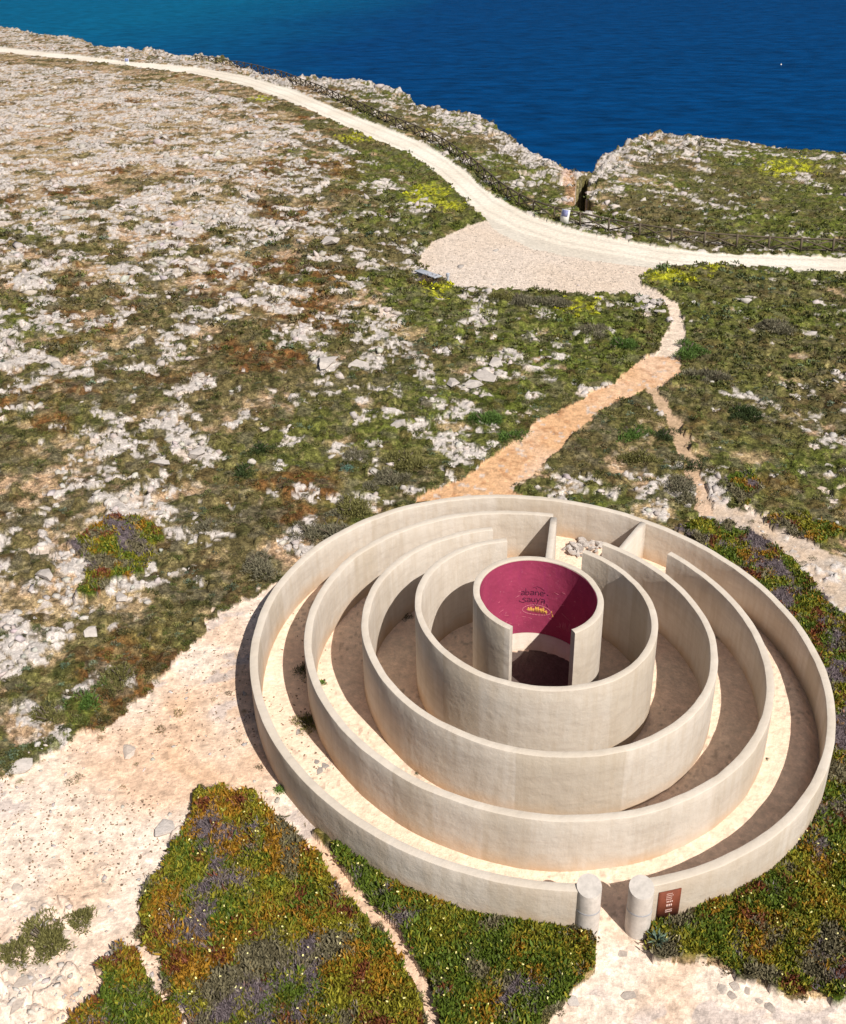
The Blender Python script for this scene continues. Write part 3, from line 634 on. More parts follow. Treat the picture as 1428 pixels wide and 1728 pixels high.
def graffiti():
    mb = MB(); ang = lambda m_: math.degrees(m_ / RI1)
    def word(wd_, a0, z0, sz, sp=.85):
        for i, ch in enumerate(wd_):
            for st in GL[ch]: stroke(mb, [(a0 + ang((i * sp + px) * sz), z0 + py * sz) for px, py in st], RI1 - .013, .024)
    word('abane', -19, 1.86, .23); word('sauya', -17.5, 1.52, .23)
    for a, z in ((-3, 2.22), (6, 2.05), (9, 1.98)): stroke(mb, [(a, z), (a + 1, z - .06)], RI1 - .013, .024)
    stroke(mb, [(-5, 1.46), (-1, 1.30), (2, 1.44)], RI1 - .013, .014); stroke(mb, [(9, 1.5), (10, 1.38)], RI1 - .013, .024)
    stroke(mb, [(-6, 2.2), (-2, 2.28), (2, 2.24), (6, 2.12)], RI1 - .013, .010)
    o = mb.build('graffiti', M_BLACK, w1); o['label'] = 'black handwriting in two lines'
    mb = MB(); random.seed(4)
    for i, (a, h_) in enumerate([(-11, .17), (-8.4, .20), (-6, .16), (-3.2, .26), (-.8, .28), (2.2, .24), (4.6, .30), (7.6, .20)]):
        z = 1.08 - .012 * i
        stroke(mb, [(a, z), (a + .8, z + h_), (a + 1.7, z + h_ * .8), (a + 1.3, z - .03)], RI1 - .013, .026)
    stroke(mb, [(-12, 1.14), (-6, 1.12)], RI1 - .013, .022); stroke(mb, [(-2, 1.20), (4, 1.16), (10, 1.10)], RI1 - .013, .022); stroke(mb, [(14.5, 1.22), (15, 1.08), (16.5, 1.0), (15, .95)], RI1 - .013, .02)
    o = mb.build('graffiti', M_YEL, w1); o['label'] = 'yellow scribble inside a pale oval'
    mb = MB(); ov = [(-1.5 + 15 * math.cos(t), 1.15 + .24 * math.sin(t)) for t in np.linspace(0, 2 * math.pi, 30)]; stroke(mb, ov, RI1 - .013, .018)
    stroke(mb, [(5, 1.36), (4.5, 1.52)], RI1 - .013, .012); stroke(mb, [(26, 1.30), (36, 1.12)], RI1 - .013, .012)
    for i in range(16):
        a = random.uniform(-50, 30); z = random.uniform(.35, 2.6); l = random.uniform(1.5, 6); stroke(mb, [(a, z), (a + l, z + random.uniform(-.08, .12))], RI1 - .013, .007)
    for i in range(8):
        a = 24 + i * 1.7; stroke(mb, [(a, .55), (a + random.uniform(-2, 2), .55 + random.uniform(.2, .45))], RI1 - .013, .009)
    o = mb.build('graffiti', M_PALEP, w1); o['label'] = 'pale pink scratched lines and an oval outline'
graffiti()

def partition(a_deg, r0, r1, zt, t, label, rot=0.0):
    a = rad(a_deg); d = Vector((math.sin(a), math.cos(a), 0)); s_ = Vector((math.cos(a), -math.sin(a), 0)); p0 = d * r0; p1 = d * r1; mb = MB()
    bv = .03
    V = []; H = []
    N = 6
    for k in range(N + 1):
        p = p0.lerp(p1, k / N)
        for (o_, top, dz) in ((-.5, 0, 0), (-.5, 1, -bv), (-.5 + bv / t, 1, 0), (.5 - bv / t, 1, 0), (.5, 1, -bv), (.5, 0, 0)):
            q = p + s_ * (o_ * t); z = (zt * S + TTX * q.x + TTY * q.y + dz) if top else gz(q.x, q.y) - .35
            V.append((q.x, q.y, z)); H.append(z - gz(q.x, q.y))
    fs = [(k * 6 + j, k * 6 + j + 1, (k + 1) * 6 + j + 1, (k + 1) * 6 + j) for k in range(N) for j in range(5)]
    for k in (0, N): fs += [(k * 6 + 1, k * 6 + 2, k * 6 + 3, k * 6 + 4), (k * 6, k * 6 + 1, k * 6 + 4, k * 6 + 5)]
    o = mesh_np('partition_wall', np.array(V), np.array(fs), M_PLASTER, h=np.array(H)); tag(o, label, 'wall', 'short straight walls joining the rings'); return o
partition(3.0, R3 * .70, R4 - TH * .9, Z4 - .004, TH * .95, 'straight wall running inward from the back of the second ring, behind the magenta cylinder')
partition(25.2, R3 - .05, R5 - TH * .9, Z5 - .004, TH * .9, 'sunlit straight wall joining the back of the widest ring to the middle ring')

# pillars
def pillar(u, v, label):
    x, y = bp1(u, v); zb = gz(x, y); p = empty('pillar', (x, y, zb)); tag(p, label, 'pillar', 'round pillars at the entrance')
    r = .245 * S; H_ = 1.17 * S; tl = math.tan(rad(17)); hb = .52 * H_
    mb = MB(); n = 40; V = []
    def ringv(rr, z, slope): return [(rr * math.cos(2 * math.pi * i / n), rr * math.sin(2 * math.pi * i / n), z + slope * rr * math.sin(2 * math.pi * i / n)) for i in range(n)]
    rows = [ringv(r * 1.0, -.3, 0), ringv(r * 1.0, hb - .02, -.12)]
    def loft(rows, nm, m):
        V = [p_ for r_ in rows for p_ in r_]; f4 = [(j * n + i, j * n + (i + 1) % n, (j + 1) * n + (i + 1) % n, (j + 1) * n + i) for j in range(len(rows) - 1) for i in range(n)]
        c0 = len(V); V.append(tuple(np.mean(rows[-1], axis=0))); f3 = [(c0, (len(rows) - 1) * n + i, (len(rows) - 1) * n + (i + 1) % n) for i in range(n)]
        o = mesh_np(nm, np.array(V), [np.array(f3), np.array(f4)], m, parent=p, smooth=True); o.data.set_sharp_from_angle(angle=rad(40)); return o
    loft(rows, 'lower_shaft', M_PIPE)
    loft([ringv(r * .97, hb - .05, -.12), ringv(r * 1.012, hb - .018, -.12), ringv(r * 1.012, hb + .018, -.12), ringv(r * .97, hb + .04, -.12)], 'joint_band', M_BAND)
    loft([ringv(r * .985, hb + .019, -.12), ringv(r * .985, H_ - .03, tl), ringv(r * .97, H_, tl)], 'upper_shaft', M_PIPE)
    return p
pillar(989, 1566, 'grey round pillar with slanted top, left of the labyrinth entrance')
pillar(1075, 1568, 'grey round pillar with slanted top between the entrance and the rusty plaque')

# plaque on the outer face of the widest wall
def plaque():
    a0, a1 = 159.1, 155.2
    corners = []
    def P(a, z, off): 
        a = rad(a); x = (R5 + off) * math.sin(a); y = (R5 + off) * math.cos(a); return (x, y, gz(x, y) + z)
    am = (a0 + a1) / 2; o0 = P(am, .45, .03); root = empty('plaque', o0); tag(root, 'square rust brown metal plaque with pale lettering on the outer wall', 'plaque')
    mb = MB(); n = 6
    zb, zt = .20, 1.46
    A = np.linspace(a0, a1, n + 1); V = []
    for off in (.004, .034):
        for zz in (zb, zt):
            V += [np.array(P(a, zz, off)) - np.array(o0) for a in A]
    k = n + 1; fs = []
    for i in range(n):
        fs += [(2 * k + i, 2 * k + i + 1, 3 * k + i + 1, 3 * k + i), (i, k + i, k + i + 1, i + 1), (k + i, 3 * k + i, 3 * k + i + 1, k + i + 1), (i, i + 1, 2 * k + i + 1, 2 * k + i)]
    fs += [(0, 2 * k, 3 * k, k), (n, k + n, 3 * k + n, 2 * k + n)]
    mesh_np('plate', np.array(V), np.array(fs), M_RUSTP, parent=root)
    mb = MB(); random.seed(11)
    w_ = a1 - a0
    def mark(fa, fz, da, dz):
        a = a0 + w_ * fa; z = zb + (zt - zb) * fz
        q = [np.array(P(a + w_ * i, z + j, off)) - np.array(o0) for off in (.036, .044) for i, j in ((0, 0), (da, 0), (da, dz), (0, dz))]
        mb.add(q, [(4, 5, 6, 7), (0, 1, 5, 4), (1, 2, 6, 5), (2, 3, 7, 6), (3, 0, 4, 7)])
    rows_ = [(4, .37, .075, .60, .045, .07), (3, .38, .095, .45, .055, .12), (7, .36, .045, .33, .03, .04), (7, .36, .045, .265, .03, .04)] + [(random.randint(4, 6), .34, .055, .90 - r_ * .065, .032, .03) for r_ in range(4)]
    for cnt, fa, sp_, fz, da, dz in rows_:
        mb.v, mb.f3, mb.f4 = [], [], []
        for i in range(cnt): mark(fa + i * sp_, fz, da, dz)
        mb.build('text_row', M_LETTER, root)
plaque()

# ------------------------------------------------------------------ scatter builders
def leaves(P, N, L, W, col, rng, curl=.0):
    """one pointed leaf (2 triangles) per row: base P, direction N (unit), length L, width W"""
    n = len(P); r = rng.normal(size=(n, 3)); side = np.cross(N, r); side /= np.linalg.norm(side, axis=1)[:, None] + 1e-9
    a = P - side * (W / 2)[:, None]; b = P + side * (W / 2)[:, None]
    m_ = P + N * (L * .55)[:, None]; c = m_ + side * (W * .5)[:, None]; d = m_ - side * (W * .5)[:, None]
    t = P + N * L[:, None] + np.array([0, 0, -1]) * (curl * L)[:, None] if isinstance(curl, np.ndarray) else P + N * L[:, None]
    V = np.stack([a, b, c, d, t], 1).reshape(-1, 3); i = np.arange(n)[:, None] * 5
    q = i + np.array([[0, 1, 2, 3]]); tr = i + np.array([[3, 2, 4]])
    return V, q, tr, np.repeat(col, 5, axis=0)
def dome_clump(cx, cy, cz, r, nl, col, rng, ls=(.3, .55), hf=.75, up=.5, wfrac=.3):
    """arrays cx.. of clump centres; nl leaves each"""
    n = len(cx); k = nl; tot = n * k
    d = rng.normal(size=(tot, 3)); d[:, 2] = np.abs(d[:, 2]) * .9; d /= np.linalg.norm(d, axis=1)[:, None]
    rr = np.repeat(r, k); ctr = np.stack([np.repeat(cx, k), np.repeat(cy, k), np.repeat(cz, k)], 1)
    lob = .75 + .35 * np.sin(3 * np.arctan2(d[:, 1], d[:, 0]) + np.repeat(rng.uniform(0, 6, n), k)) * (1 - d[:, 2])
    P = ctr + d * (rr * rng.uniform(.45, .95, tot) * lob)[:, None] * np.array([1, 1, hf])
    N = d * (1 - up) + np.array([0, 0, up]) + rng.normal(size=(tot, 3)) * .45; N /= np.linalg.norm(N, axis=1)[:, None]
    L = rr * rng.uniform(ls[0], ls[1], tot); W = L * wfrac
    c = np.repeat(col, k, axis=0) * rng.uniform(.65, 1.35, (tot, 1))
    return leaves(P, N, L, W, c, rng)
def merge(parts, name, m, parent=None):
    V = []; Q = []; T = []; Cc = []; b = 0
    for v, q, t, c in parts:
        V.append(v); Q.append(q + b); T.append(t + b); Cc.append(c); b += len(v)
    return mesh_np(name, np.concatenate(V), [np.concatenate(Q), np.concatenate(T)], m, colors=np.clip(np.concatenate(Cc), 0, 1), parent=parent)
rng = np.random.default_rng(7)
def sample(n, poly=None, u0=-160, u1=1590, v0=20, v1=1900):
    if poly: u0, u1 = min(p[0] for p in poly), max(p[0] for p in poly); v0, v1 = min(p[1] for p in poly), max(p[1] for p in poly)
    u = rng.uniform(u0, u1, n); v = rng.uniform(v0, v1, n)
    if poly:
        k = inpoly(u, v, poly); u = u[k]; v = v[k]
    x, y = back(u, v); return x, y

# ice plant mats: one mass of leaves per mat
MAT_LABEL = ['ice plant mat turning orange and purple beside the sandy track, lower left', 'bright green ice plant mat along the front of the wall left of the pillars', 'green ice plant mat spreading right of the entrance and plaque',
             'dark red and violet ice plant strip behind the right side of the wall', 'small reddish mat at the lower left corner', 'brown green mat among pale rocks at left', 'rusty mat beside the rubble at right', 'small rusty mat by the end of the side path']
for i, poly in enumerate(MATS):
    us = [p[0] for p in poly]; vs = [p[1] for p in poly]
    area = (min(max(us), 1560) - max(min(us), -100)) * (min(max(vs), 1850) - min(vs))
    pp_ = [(min(max(p[0], -100), 1560), min(p[1], 1850)) for p in poly]
    n = int(area / (11.0 if i not in (3, 5, 6, 7) else 8.0))
    x, y = sample(n, pp_)
    f = fields(x, y, False); k = f['matid'] == i + 1
    x = x[k]; y = y[k]; z = f['z'][k]; n = len(x)
    mid = np.full(n, i + 1); base = matcolor(x, y, mid, rng.uniform(-.5, .5, n))
    parts = []
    pur = (base[:, 2] > .12)
    for kk in range(5):
        d = rng.normal(size=(n, 3)) * .55; d[:, 2] = rng.uniform(.5, 1.1, n); d /= np.linalg.norm(d, axis=1)[:, None]
        P = np.stack([x, y, z - .03], 1) + rng.normal(size=(n, 3)) * np.array([.06, .06, .02])
        L = rng.uniform(.09, .19, n) * np.where(rng.random(n) < .12, 1.7, 1.0); W = np.where(pur, .02, .06) * rng.uniform(.6, 1.3, n)
        c = base * rng.uniform(.6, 1.45, (n, 1))
        parts.append(leaves(P, d, L, W, c, rng))
    # pale flowers
    fl = rng.random(n) < (.006 if i in (0, 1, 2) else 0)
    if fl.any():
        P = np.stack([x, y, z + .16], 1)[fl]; nn = fl.sum()
        for _ in range(4):
            d = rng.normal(size=(nn, 3)); d[:, 2] = abs(d[:, 2]) * .5; d /= np.linalg.norm(d, axis=1)[:, None]
            parts.append(leaves(P, d, np.full(nn, .05), np.full(nn, .04), np.tile([[.85, .78, .35]], (nn, 1)), rng))
    o = merge(parts, 'ice_plant_mat', M_LEAF); tag(o, MAT_LABEL[i], 'ground cover', kind='stuff')

# low scrub over the plateau
def scrub():
    x, y = sample(70000)
    f = fields(x, y, True); f['veg'] = f['veg'] + .12; thin_ = (f['sandl'] & (rng.random(len(x)) < .035) & (f['v'] < 1330)) | (f['rub'] & (rng.random(len(x)) < .15)); f['veg'] = np.where(thin_, 1, f['veg']); ok = ((~f['bare']) | thin_) & (~f['mats']) & (f['rock'] < .35) & (f['d'] > .6) & (f['R'] > 7 * S + .35)
    pr = f['veg'] * (.35 + .65 * f['grn']); ok &= rng.random(len(x)) < pr
    u, v = f['u'], f['v']; ok &= ~((v < 290) & (u < 520) & (rng.random(len(x)) < .5))
    x, y, z, u, v, grn, cc = x[ok], y[ok], f['z'][ok], u[ok], v[ok], f['grn'][ok], f['col'][ok]
    n = len(x); dist = np.hypot(x, y + DIST)
    t1 = fbm(x, y, 3.5, 81, 3); t2 = rng.random(n)
    col = cc * 1.0
    grey = np.array([.125, .108, .07]); green = np.array([.075, .10, .02]); dark = np.array([.04, .048, .014]); olive = np.array([.125, .11, .03]); brown = np.array([.10, .06, .026]); blue = np.array([.10, .16, .12])
    pick = t2 + .9 * (t1 - .5)
    tgt = np.where((pick < .30)[:, None], grey, np.where((pick < .5)[:, None], green, np.where((pick < .66)[:, None], olive, np.where((pick < .80)[:, None], dark, np.where((pick < .985)[:, None], brown, blue)))))
    gm = grn * (rng.random(n) < .7); tgt = tgt * (1 - .55 * gm[:, None]) + green * (.55 * gm[:, None])
    col = (.35 * col + .65 * tgt) * (.75 + .85 * rng.random((n, 1)))
    yl = np.zeros(n)
    for (yu, yv, ru, rv) in YELLOW: yl = np.maximum(yl, np.exp(-((u - yu) / ru) ** 2 - ((v - yv) / rv) ** 2))
    yk = (yl > .25) & (rng.random(n) < .62 * yl); col[yk] = np.array([.50, .50, .02])[None] * rng.uniform(.3, 1.1, (int(yk.sum()), 1))
    r = (.13 + .30 * rng.random(n) ** 2.0) * np.clip(dist / 60, .75, 1.5)
    parts = []
    for lo, hi, nl in ((0, 42, 110), (42, 65, 60), (65, 110, 28), (110, 600, 13)):
        k = (dist >= lo) & (dist < hi)
        if k.any(): parts.append(dome_clump(x[k], y[k], z[k] - .03, r[k], nl, col[k], rng, ls=(.16, .34) if lo < 65 else (.26, .5), wfrac=.38 if lo < 65 else .5, hf=.6, up=.35))
    o = merge(parts, 'scrub', M_LEAF); tag(o, 'low olive and grey green scrub covering the plateau', 'ground cover', kind='stuff')
scrub()

# loose limestone rubble
ICO = None
def rocks(x, y, z, r, col, flat=.6):
    t = (1 + 5 ** .5) / 2
    v = np.array([(-1, t, 0), (1, t, 0), (-1, -t, 0), (1, -t, 0), (0, -1, t), (0, 1, t), (0, -1, -t), (0, 1, -t), (t, 0, -1), (t, 0, 1), (-t, 0, -1), (-t, 0, 1)]) / 1.9
    fc = np.array([(0, 11, 5), (0, 5, 1), (0, 1, 7), (0, 7, 10), (0, 10, 11), (1, 5, 9), (5, 11, 4), (11, 10, 2), (10, 7, 6), (7, 1, 8), (3, 9, 4), (3, 4, 2), (3, 2, 6), (3, 6, 8), (3, 8, 9), (4, 9, 5), (2, 4, 11), (6, 2, 10), (8, 6, 7), (9, 8, 1)])
    n = len(x); V = np.tile(v[None], (n, 1, 1)) * rng.uniform(.6, 1.35, (n, 12, 1))
    V = V * np.stack([rng.uniform(.8, 1.6, n), rng.uniform(.6, 1.1, n), rng.uniform(.4, .9, n) * flat / .6], 1)[:, None, :]
    a = rng.uniform(0, 6.28, n); ca, sa = np.cos(a)[:, None], np.sin(a)[:, None]
    X = V[:, :, 0] * ca - V[:, :, 1] * sa; Y = V[:, :, 0] * sa + V[:, :, 1] * ca
    ti = rng.normal(size=(n, 1)) * .25
    Z = V[:, :, 2] + X * ti
    V = np.stack([X * r[:, None] + x[:, None], Y * r[:, None] + y[:, None], Z * r[:, None] + z[:, None]], -1).reshape(-1, 3)
    Fc = (np.arange(n)[:, None, None] * 12 + fc[None]).reshape(-1, 3)
    return V, Fc, np.repeat(col, 12, axis=0)
def rubble():
    x, y = sample(48000)
    f = fields(x, y, False); k0 = f['k']
    soft = f['sandl'] | f['rub']
    ok = (~f['mats']) & (~f['inside']) & (f['d'] > .5) & (f['R'] > 7 * S + .3) & (((~f['hard']) & (rng.random(len(x)) < np.clip((k0 - .22) * 1.1, 0, 1))) | (soft & (rng.random(len(x)) < np.where(f['rub'], .4, .08))) | (f['lot'] & (rng.random(len(x)) < .02)))
    x, y, z = x[ok], y[ok], f['z'][ok]; sf_ = soft[ok]; n = len(x); dist = np.hypot(x, y + DIST)
    r = (.04 + .26 * rng.random(n) ** 2.6) * np.clip(dist / 55, .8, 1.8); r = np.where(sf_, r * .45, r)
    col = LIME[None] * rng.uniform(.85, 1.22, (n, 1)) * np.array([1, 1, 1]) + rng.normal(size=(n, 3)) * .012
    V, Fc, Cc = rocks(x, y, z, r, col)
    o = mesh_np('limestone_rubble', V, Fc, M_STONE, colors=np.clip(Cc, 0, 1)); tag(o, 'pale loose limestone rubble strewn over the plateau', 'rubble', kind='stuff')
    # dark pebbles and dry droppings on the sand
    x, y = sample(15000, None, -100, 1500, 980, 1850); f = fields(x, y, False)
    ok = f['sandl'] & (fbm(x, y, 2.5, 91, 3) > .43) & ((f['u'] < 620) | (rng.random(len(x)) < .3)); x, y, z = x[ok], y[ok], f['z'][ok]; n = len(x)
    V, Fc, Cc = rocks(x, y, z, rng.uniform(.012, .045, n), np.array([.24, .17, .12])[None] * rng.uniform(.6, 1.5, (n, 1)))
    o = mesh_np('gravel', V, Fc, M_STONE, colors=Cc); tag(o, 'dark gravel scattered over the sandy track at left', 'gravel', kind='stuff')
    x, y = sample(9000, LOT); f = fields(x, y, False); ok = f['lot']; x, y, z = x[ok], y[ok], f['z'][ok]; n = len(x)
    V, Fc, Cc = rocks(x, y, z, rng.uniform(.03, .07, n), np.array([.55, .47, .40])[None] * rng.uniform(.5, 1.3, (n, 1)))
    o = mesh_np('gravel', V, Fc, M_STONE, colors=np.clip(Cc, 0, 1)); tag(o, 'grey gravel covering the turnout beside the road', 'gravel', kind='stuff')
rubble()

# ------------------------------------------------------------------ single plants
def shrub(u, v, r, kind, label, group=None, name='shrub', cat='shrub', nl=None, hf=.75, zoff=0.0):
    x, y = bp1(u, v, zoff); z = zat(x, y)
    pal = {'grey': (.17, .155, .10), 'olive': (.16, .15, .05), 'green': (.085, .15, .03), 'dark': (.04, .06, .018), 'teal': (.10, .20, .16), 'brown': (.13, .09, .05), 'bright': (.13, .24, .03), 'dry': (.22, .18, .12)}
    root = empty(name, (x, y, z)); tag(root, label, cat, group)
    n = nl or int(3200 * min(1.6, max(.12, r * r)))
    k = 7; cx = rng.normal(size=k) * r * .42; cy = rng.normal(size=k) * r * .42; cx[0] = cy[0] = 0
    rr = r * rng.uniform(.5, .8, k); cz = np.full(k, -.02)
    col = np.array(pal[kind])[None] * rng.uniform(.85, 1.15, (k, 1))
    ls = (.10, .22) if r > .45 else (.25, .5)
    merge([dome_clump(cx, cy, cz, rr, max(20, n // k), col, rng, ls=ls, hf=hf, wfrac=.22)], 'foliage', M_LEAF, root)
    mb = MB()
    for i in range(6):
        a = rng.uniform(0, 6.28); mb.bar((0, 0, -.05), (math.cos(a) * r * .5, math.sin(a) * r * .5, r * .4), .02 + .02 * r)
    mb.build('stems', M_WOOD, root)
    return root
SH = [(440, 962, 1.05, 'grey', 'round grey green shrub nearest the shaded left edge of the outer wall'),
      (560, 905, 1.35, 'grey', 'wide grey green shrub touching the back left of the outer wall'),
      (585, 868, 1.1, 'olive', 'olive shrub just above the wide grey shrub behind the wall'),
      (520, 900, .9, 'grey', 'smaller grey shrub left of the wide one behind the wall'),
      (645, 815, 1.1, 'grey', 'grey shrub on the slope left of the orange path'),
      (680, 785, 1.2, 'olive', 'olive shrub beside the lower end of the orange path'),
      (350, 893, .8, 'grey', 'flat grey shrub alone on tan soil at left'),
      (84, 1590, 1.0, 'olive', 'tall dry shrub standing alone on the sand at lower left', None, 'shrub', 'shrub', 9000),
      (85, 1215, .95, 'olive', 'olive shrub on the upper edge of the sandy track, at far left'),
      (150, 1188, .9, 'green', 'green shrub on the upper edge of the sandy track'),
      (205, 1150, .85, 'olive', 'low shrub right of the green one on the track edge'),
      (1140, 825, 1.1, 'grey', 'grey shrub in the wedge between the two footpaths'),
      (1160, 790, .95, 'dark', 'dark green shrub beside the narrow side path'),
      (1080, 775, 1.1, 'olive', 'olive shrub in the middle of the wedge between the paths'),
      (1065, 735, 1.0, 'green', 'green shrub near the fork of the footpaths'),
      (1115, 740, .8, 'dark', 'small dark shrub below the fork of the footpaths'),
      (880, 510, 1.3, 'grey', 'grey shrub along the lower edge of the gravel turnout'),
      (930, 515, 1.2, 'grey', 'second grey shrub along the lower edge of the gravel turnout'),
      (720, 478, 1.0, 'brown', 'brown shrub in front of the flat grey bench'),
      (845, 505, 1.1, 'olive', 'olive shrub at the lower left of the gravel turnout'),
      (820, 715, 1.2, 'green', 'green bush left of the orange path near its bend'),
      (870, 740, 1.0, 'green', 'bright bush on the bank where the orange path widens'),
      (600, 770, .9, 'grey', 'grey bush among rocks left of the orange path'),
      (585, 797, .5, 'teal', 'small blue green plant left of the orange path'),
      (410, 800, .9, 'dark', 'dark evergreen bush above the flat grey shrub'),
      (440, 760, .9, 'dark', 'dark bush amid scattered pale rocks'),
      (1160, 600, 1.2, 'green', 'green bush where the white path turns orange'),
      (1200, 640, 1.3, 'grey', 'grey bush right of the orange path start'),
      (1300, 560, 1.3, 'grey', 'grey bush in the green field on the right'),
      (1250, 700, 1.2, 'dark', 'dark bush right of the narrow side path'),
      (1000, 560, 1.2, 'grey', 'grey bush between the turnout and the orange path'),
      (1050, 590, 1.1, 'green', 'green bush left of the pale curved path')]
for s_ in SH:
    s_ = list(s_) + [None] * (9 - len(s_)); shrub(*s_[:5], group='larger shrubs on the plateau', nl=s_[8])
# weeds growing in the corridors
for s_ in [(512, 1132, .62, 'dark', 'dark weed on the left corridor floor, upper of two by the second ring'), (522, 1222, .75, 'olive', 'green weed on the left corridor floor, lower of two by the second ring'),
           (544, 1152, .28, 'bright', 'small weed on the sunlit floor inside the second ring'), (603, 1002, .26, 'dark', 'dark weed at the back left between the second and middle ring'),
           (682, 1040, .36, 'dark', 'dark weed in the shade between the middle ring and the next one in'), (1216, 1085, .27, 'dark', 'dark weed in the shaded right corridor inside the second ring'),
           (1293, 1291, .09, 'green', 'tiny weed on the sunlit floor at the lower right corridor'), (470, 1332, .30, 'bright', 'bright green weed at the left foot of the outer wall'),
           (703, 1305, .09, 'green', 'tiny weed at the base of the middle ring on the left'), (948, 899, .34, 'bright', 'yellow green weed beside the heap of stones inside the back of the labyrinth')]:
    shrub(*s_, name='weed', cat='plant', hf=.6)
def agave():
    x, y = bp1(1110, 1588, .3); z = zat(x, y); root = empty('agave', (x, y, z)); tag(root, 'blue green spiky rosette plant below the rusty plaque', 'plant')
    n = 46; d = rng.normal(size=(n, 3)); d[:, 2] = abs(d[:, 2]) * .7 + .15; d /= np.linalg.norm(d, axis=1)[:, None]
    merge([leaves(np.zeros((n, 3)), d, rng.uniform(.25, .5, n), np.full(n, .07), np.array([.13, .19, .14])[None] * rng.uniform(.7, 1.3, (n, 1)), rng)], 'leaves', M_LEAF, root)
agave()

# ------------------------------------------------------------------ single stones
def stone(u, v, r, label, group, tone=1.0, name='boulder', zoff=0.0, flat=.6, dz=0):
    x, y = bp1(u, v, zoff); z = zat(x, y)
    col = (LIME * tone)[None]
    a = rng.uniform(0, 6.28)
    import itertools
    t = rng.normal(size=(15, 3)); t /= np.linalg.norm(t, axis=1)[:, None]
    # convex hull of random directions with flattened facets
    bm = __import__('bmesh').new()
    for p in t:
        q = p * rng.uniform(.75, 1.0) * r * np.array([1.3, .85, flat]); q[2] = min(q[2], r * flat * .62)
        bm.verts.new((q[0] * math.cos(a) - q[1] * math.sin(a), q[0] * math.sin(a) + q[1] * math.cos(a), q[2]))
    res = __import__('bmesh').ops.convex_hull(bm, input=bm.verts)
    __import__('bmesh').ops.delete(bm, geom=[g for g in res['geom_interior'] if g.is_valid], context='VERTS')
    me = bpy.data.meshes.new(name); bm.to_mesh(me); bm.free()
    ca = me.color_attributes.new('Col', 'FLOAT_COLOR', 'POINT'); c4 = np.ones((len(me.vertices), 4), np.float32); c4[:, :3] = col; ca.data.foreach_set('color', c4.ravel())
    me.materials.append(M_STONE); o = bpy.data.objects.new(name, me); COL.objects.link(o); o.location = (x, y, z + r * flat * .25 + dz); tag(o, label, 'rock', group); return o
for i in range(75):
    u = 945 + 72 * rng.random(); v = 893 + 50 * rng.random()
    if v < 897 + (u - 945) * .16 or (u < 975 and v < 925 and rng.random() < .75): continue
    stone(u, v, rng.uniform(.10, .26) ,  'broken tan stone in the heap at the back inside the labyrinth', 'stones heaped inside the labyrinth', rng.uniform(.85, 1.15), 'stone', dz=rng.uniform(0, .14), flat=rng.uniform(.5, 1.0))
for i in range(26):
    u = 1070 + 48 * rng.random(); v = 506 + 26 * rng.random()
    stone(u, v, rng.uniform(.25, .5), 'pale stone in the pile beside the curved white path', 'stones piled by the curved white path', rng.uniform(.9, 1.15), 'stone')
BL = [(555, 413, 1.3, 'long flat boulder by itself left of the gravel turnout'), (790, 491, .7, 'flat white stone at the lower left corner of the turnout'), (818, 640, 1.0, 'large pale boulder in the rock cluster left of the orange path'),
      (835, 615, .9, 'upper large boulder of the rock cluster left of the orange path'), (800, 655, .7, 'lower boulder of the rock cluster left of the orange path'), (765, 650, .8, 'white boulder left of the main rock cluster'),
      (610, 620, 1.1, 'white boulder in the middle of the rocky ground'), (550, 615, 1.2, 'wide white outcrop stone left of the middle'), (670, 725, .9, 'boulder on the slope above the grey bushes'),
      (335, 770, .7, 'white boulder above the brown green mat'), (270, 790, .6, 'white boulder left of the tall rock row'), (155, 1070, .55, 'pale boulder above the green shrub on the track edge'),
      (80, 975, .6, 'white boulder at the left side below the brown mat'), (205, 1010, .5, 'white stone under the brown mat'), (35, 1300, .6, 'grey slab half buried at the far left of the sand'),
      (1105, 815, .35, 'small pale rock between the two footpaths'), (1200, 880, .5, 'white rock at the start of the rubble strip'), (202, 94, 1.0, 'white block beyond the road in the distance, left one'), (215, 96, 1.0, 'white block beyond the road in the distance, right one'),
      (187, 1615, .32, 'white stone at the tip of the small reddish mat'), (278, 1400, .5, 'flat grey stone set in the sand above the mat'), (965, 1690, .3, 'pale stone at the lower edge of the green mat')]
for u, v, r, lab in BL: stone(u, v, r * .8, lab, 'larger pale boulders', rng.uniform(.92, 1.08), 'boulder', flat=.5)
SL = [(20, 1640), (45, 1660), (70, 1640), (85, 1610), (30, 1700), (60, 1695), (15, 1600), (100, 1580), (145, 1560), (30, 1500), (215, 1270), (120, 1610), (95, 1655)]
for u, v in SL: stone(u, v, rng.uniform(.2, .42), 'worn grey slab set flush in the sand at lower left', 'flat slabs in the sand at lower left', rng.uniform(1.0, 1.15) * np.array([1.08, 1, .92]), 'slab', flat=.2)
for u, v in [(1052, 1610), (1060, 1680), (1240, 1665), (1262, 1672), (1218, 1668), (1280, 1690), (1300, 1700), (1235, 1680)]:
    stone(u, v, rng.uniform(.12, .26), 'worn grey slab set in the sand before the entrance', 'flat slabs in front of the entrance', rng.uniform(.8, .95) * np.array([1.05, 1, .95]), 'slab', flat=.2)
for u, v in [(503, 1235), (540, 1300), (548, 1292), (535, 1285)]:
    stone(u, v, rng.uniform(.1, .2), 'small flat stone on the sunlit left corridor floor', 'flat stones on the corridor floor', .75, 'slab', flat=.15)

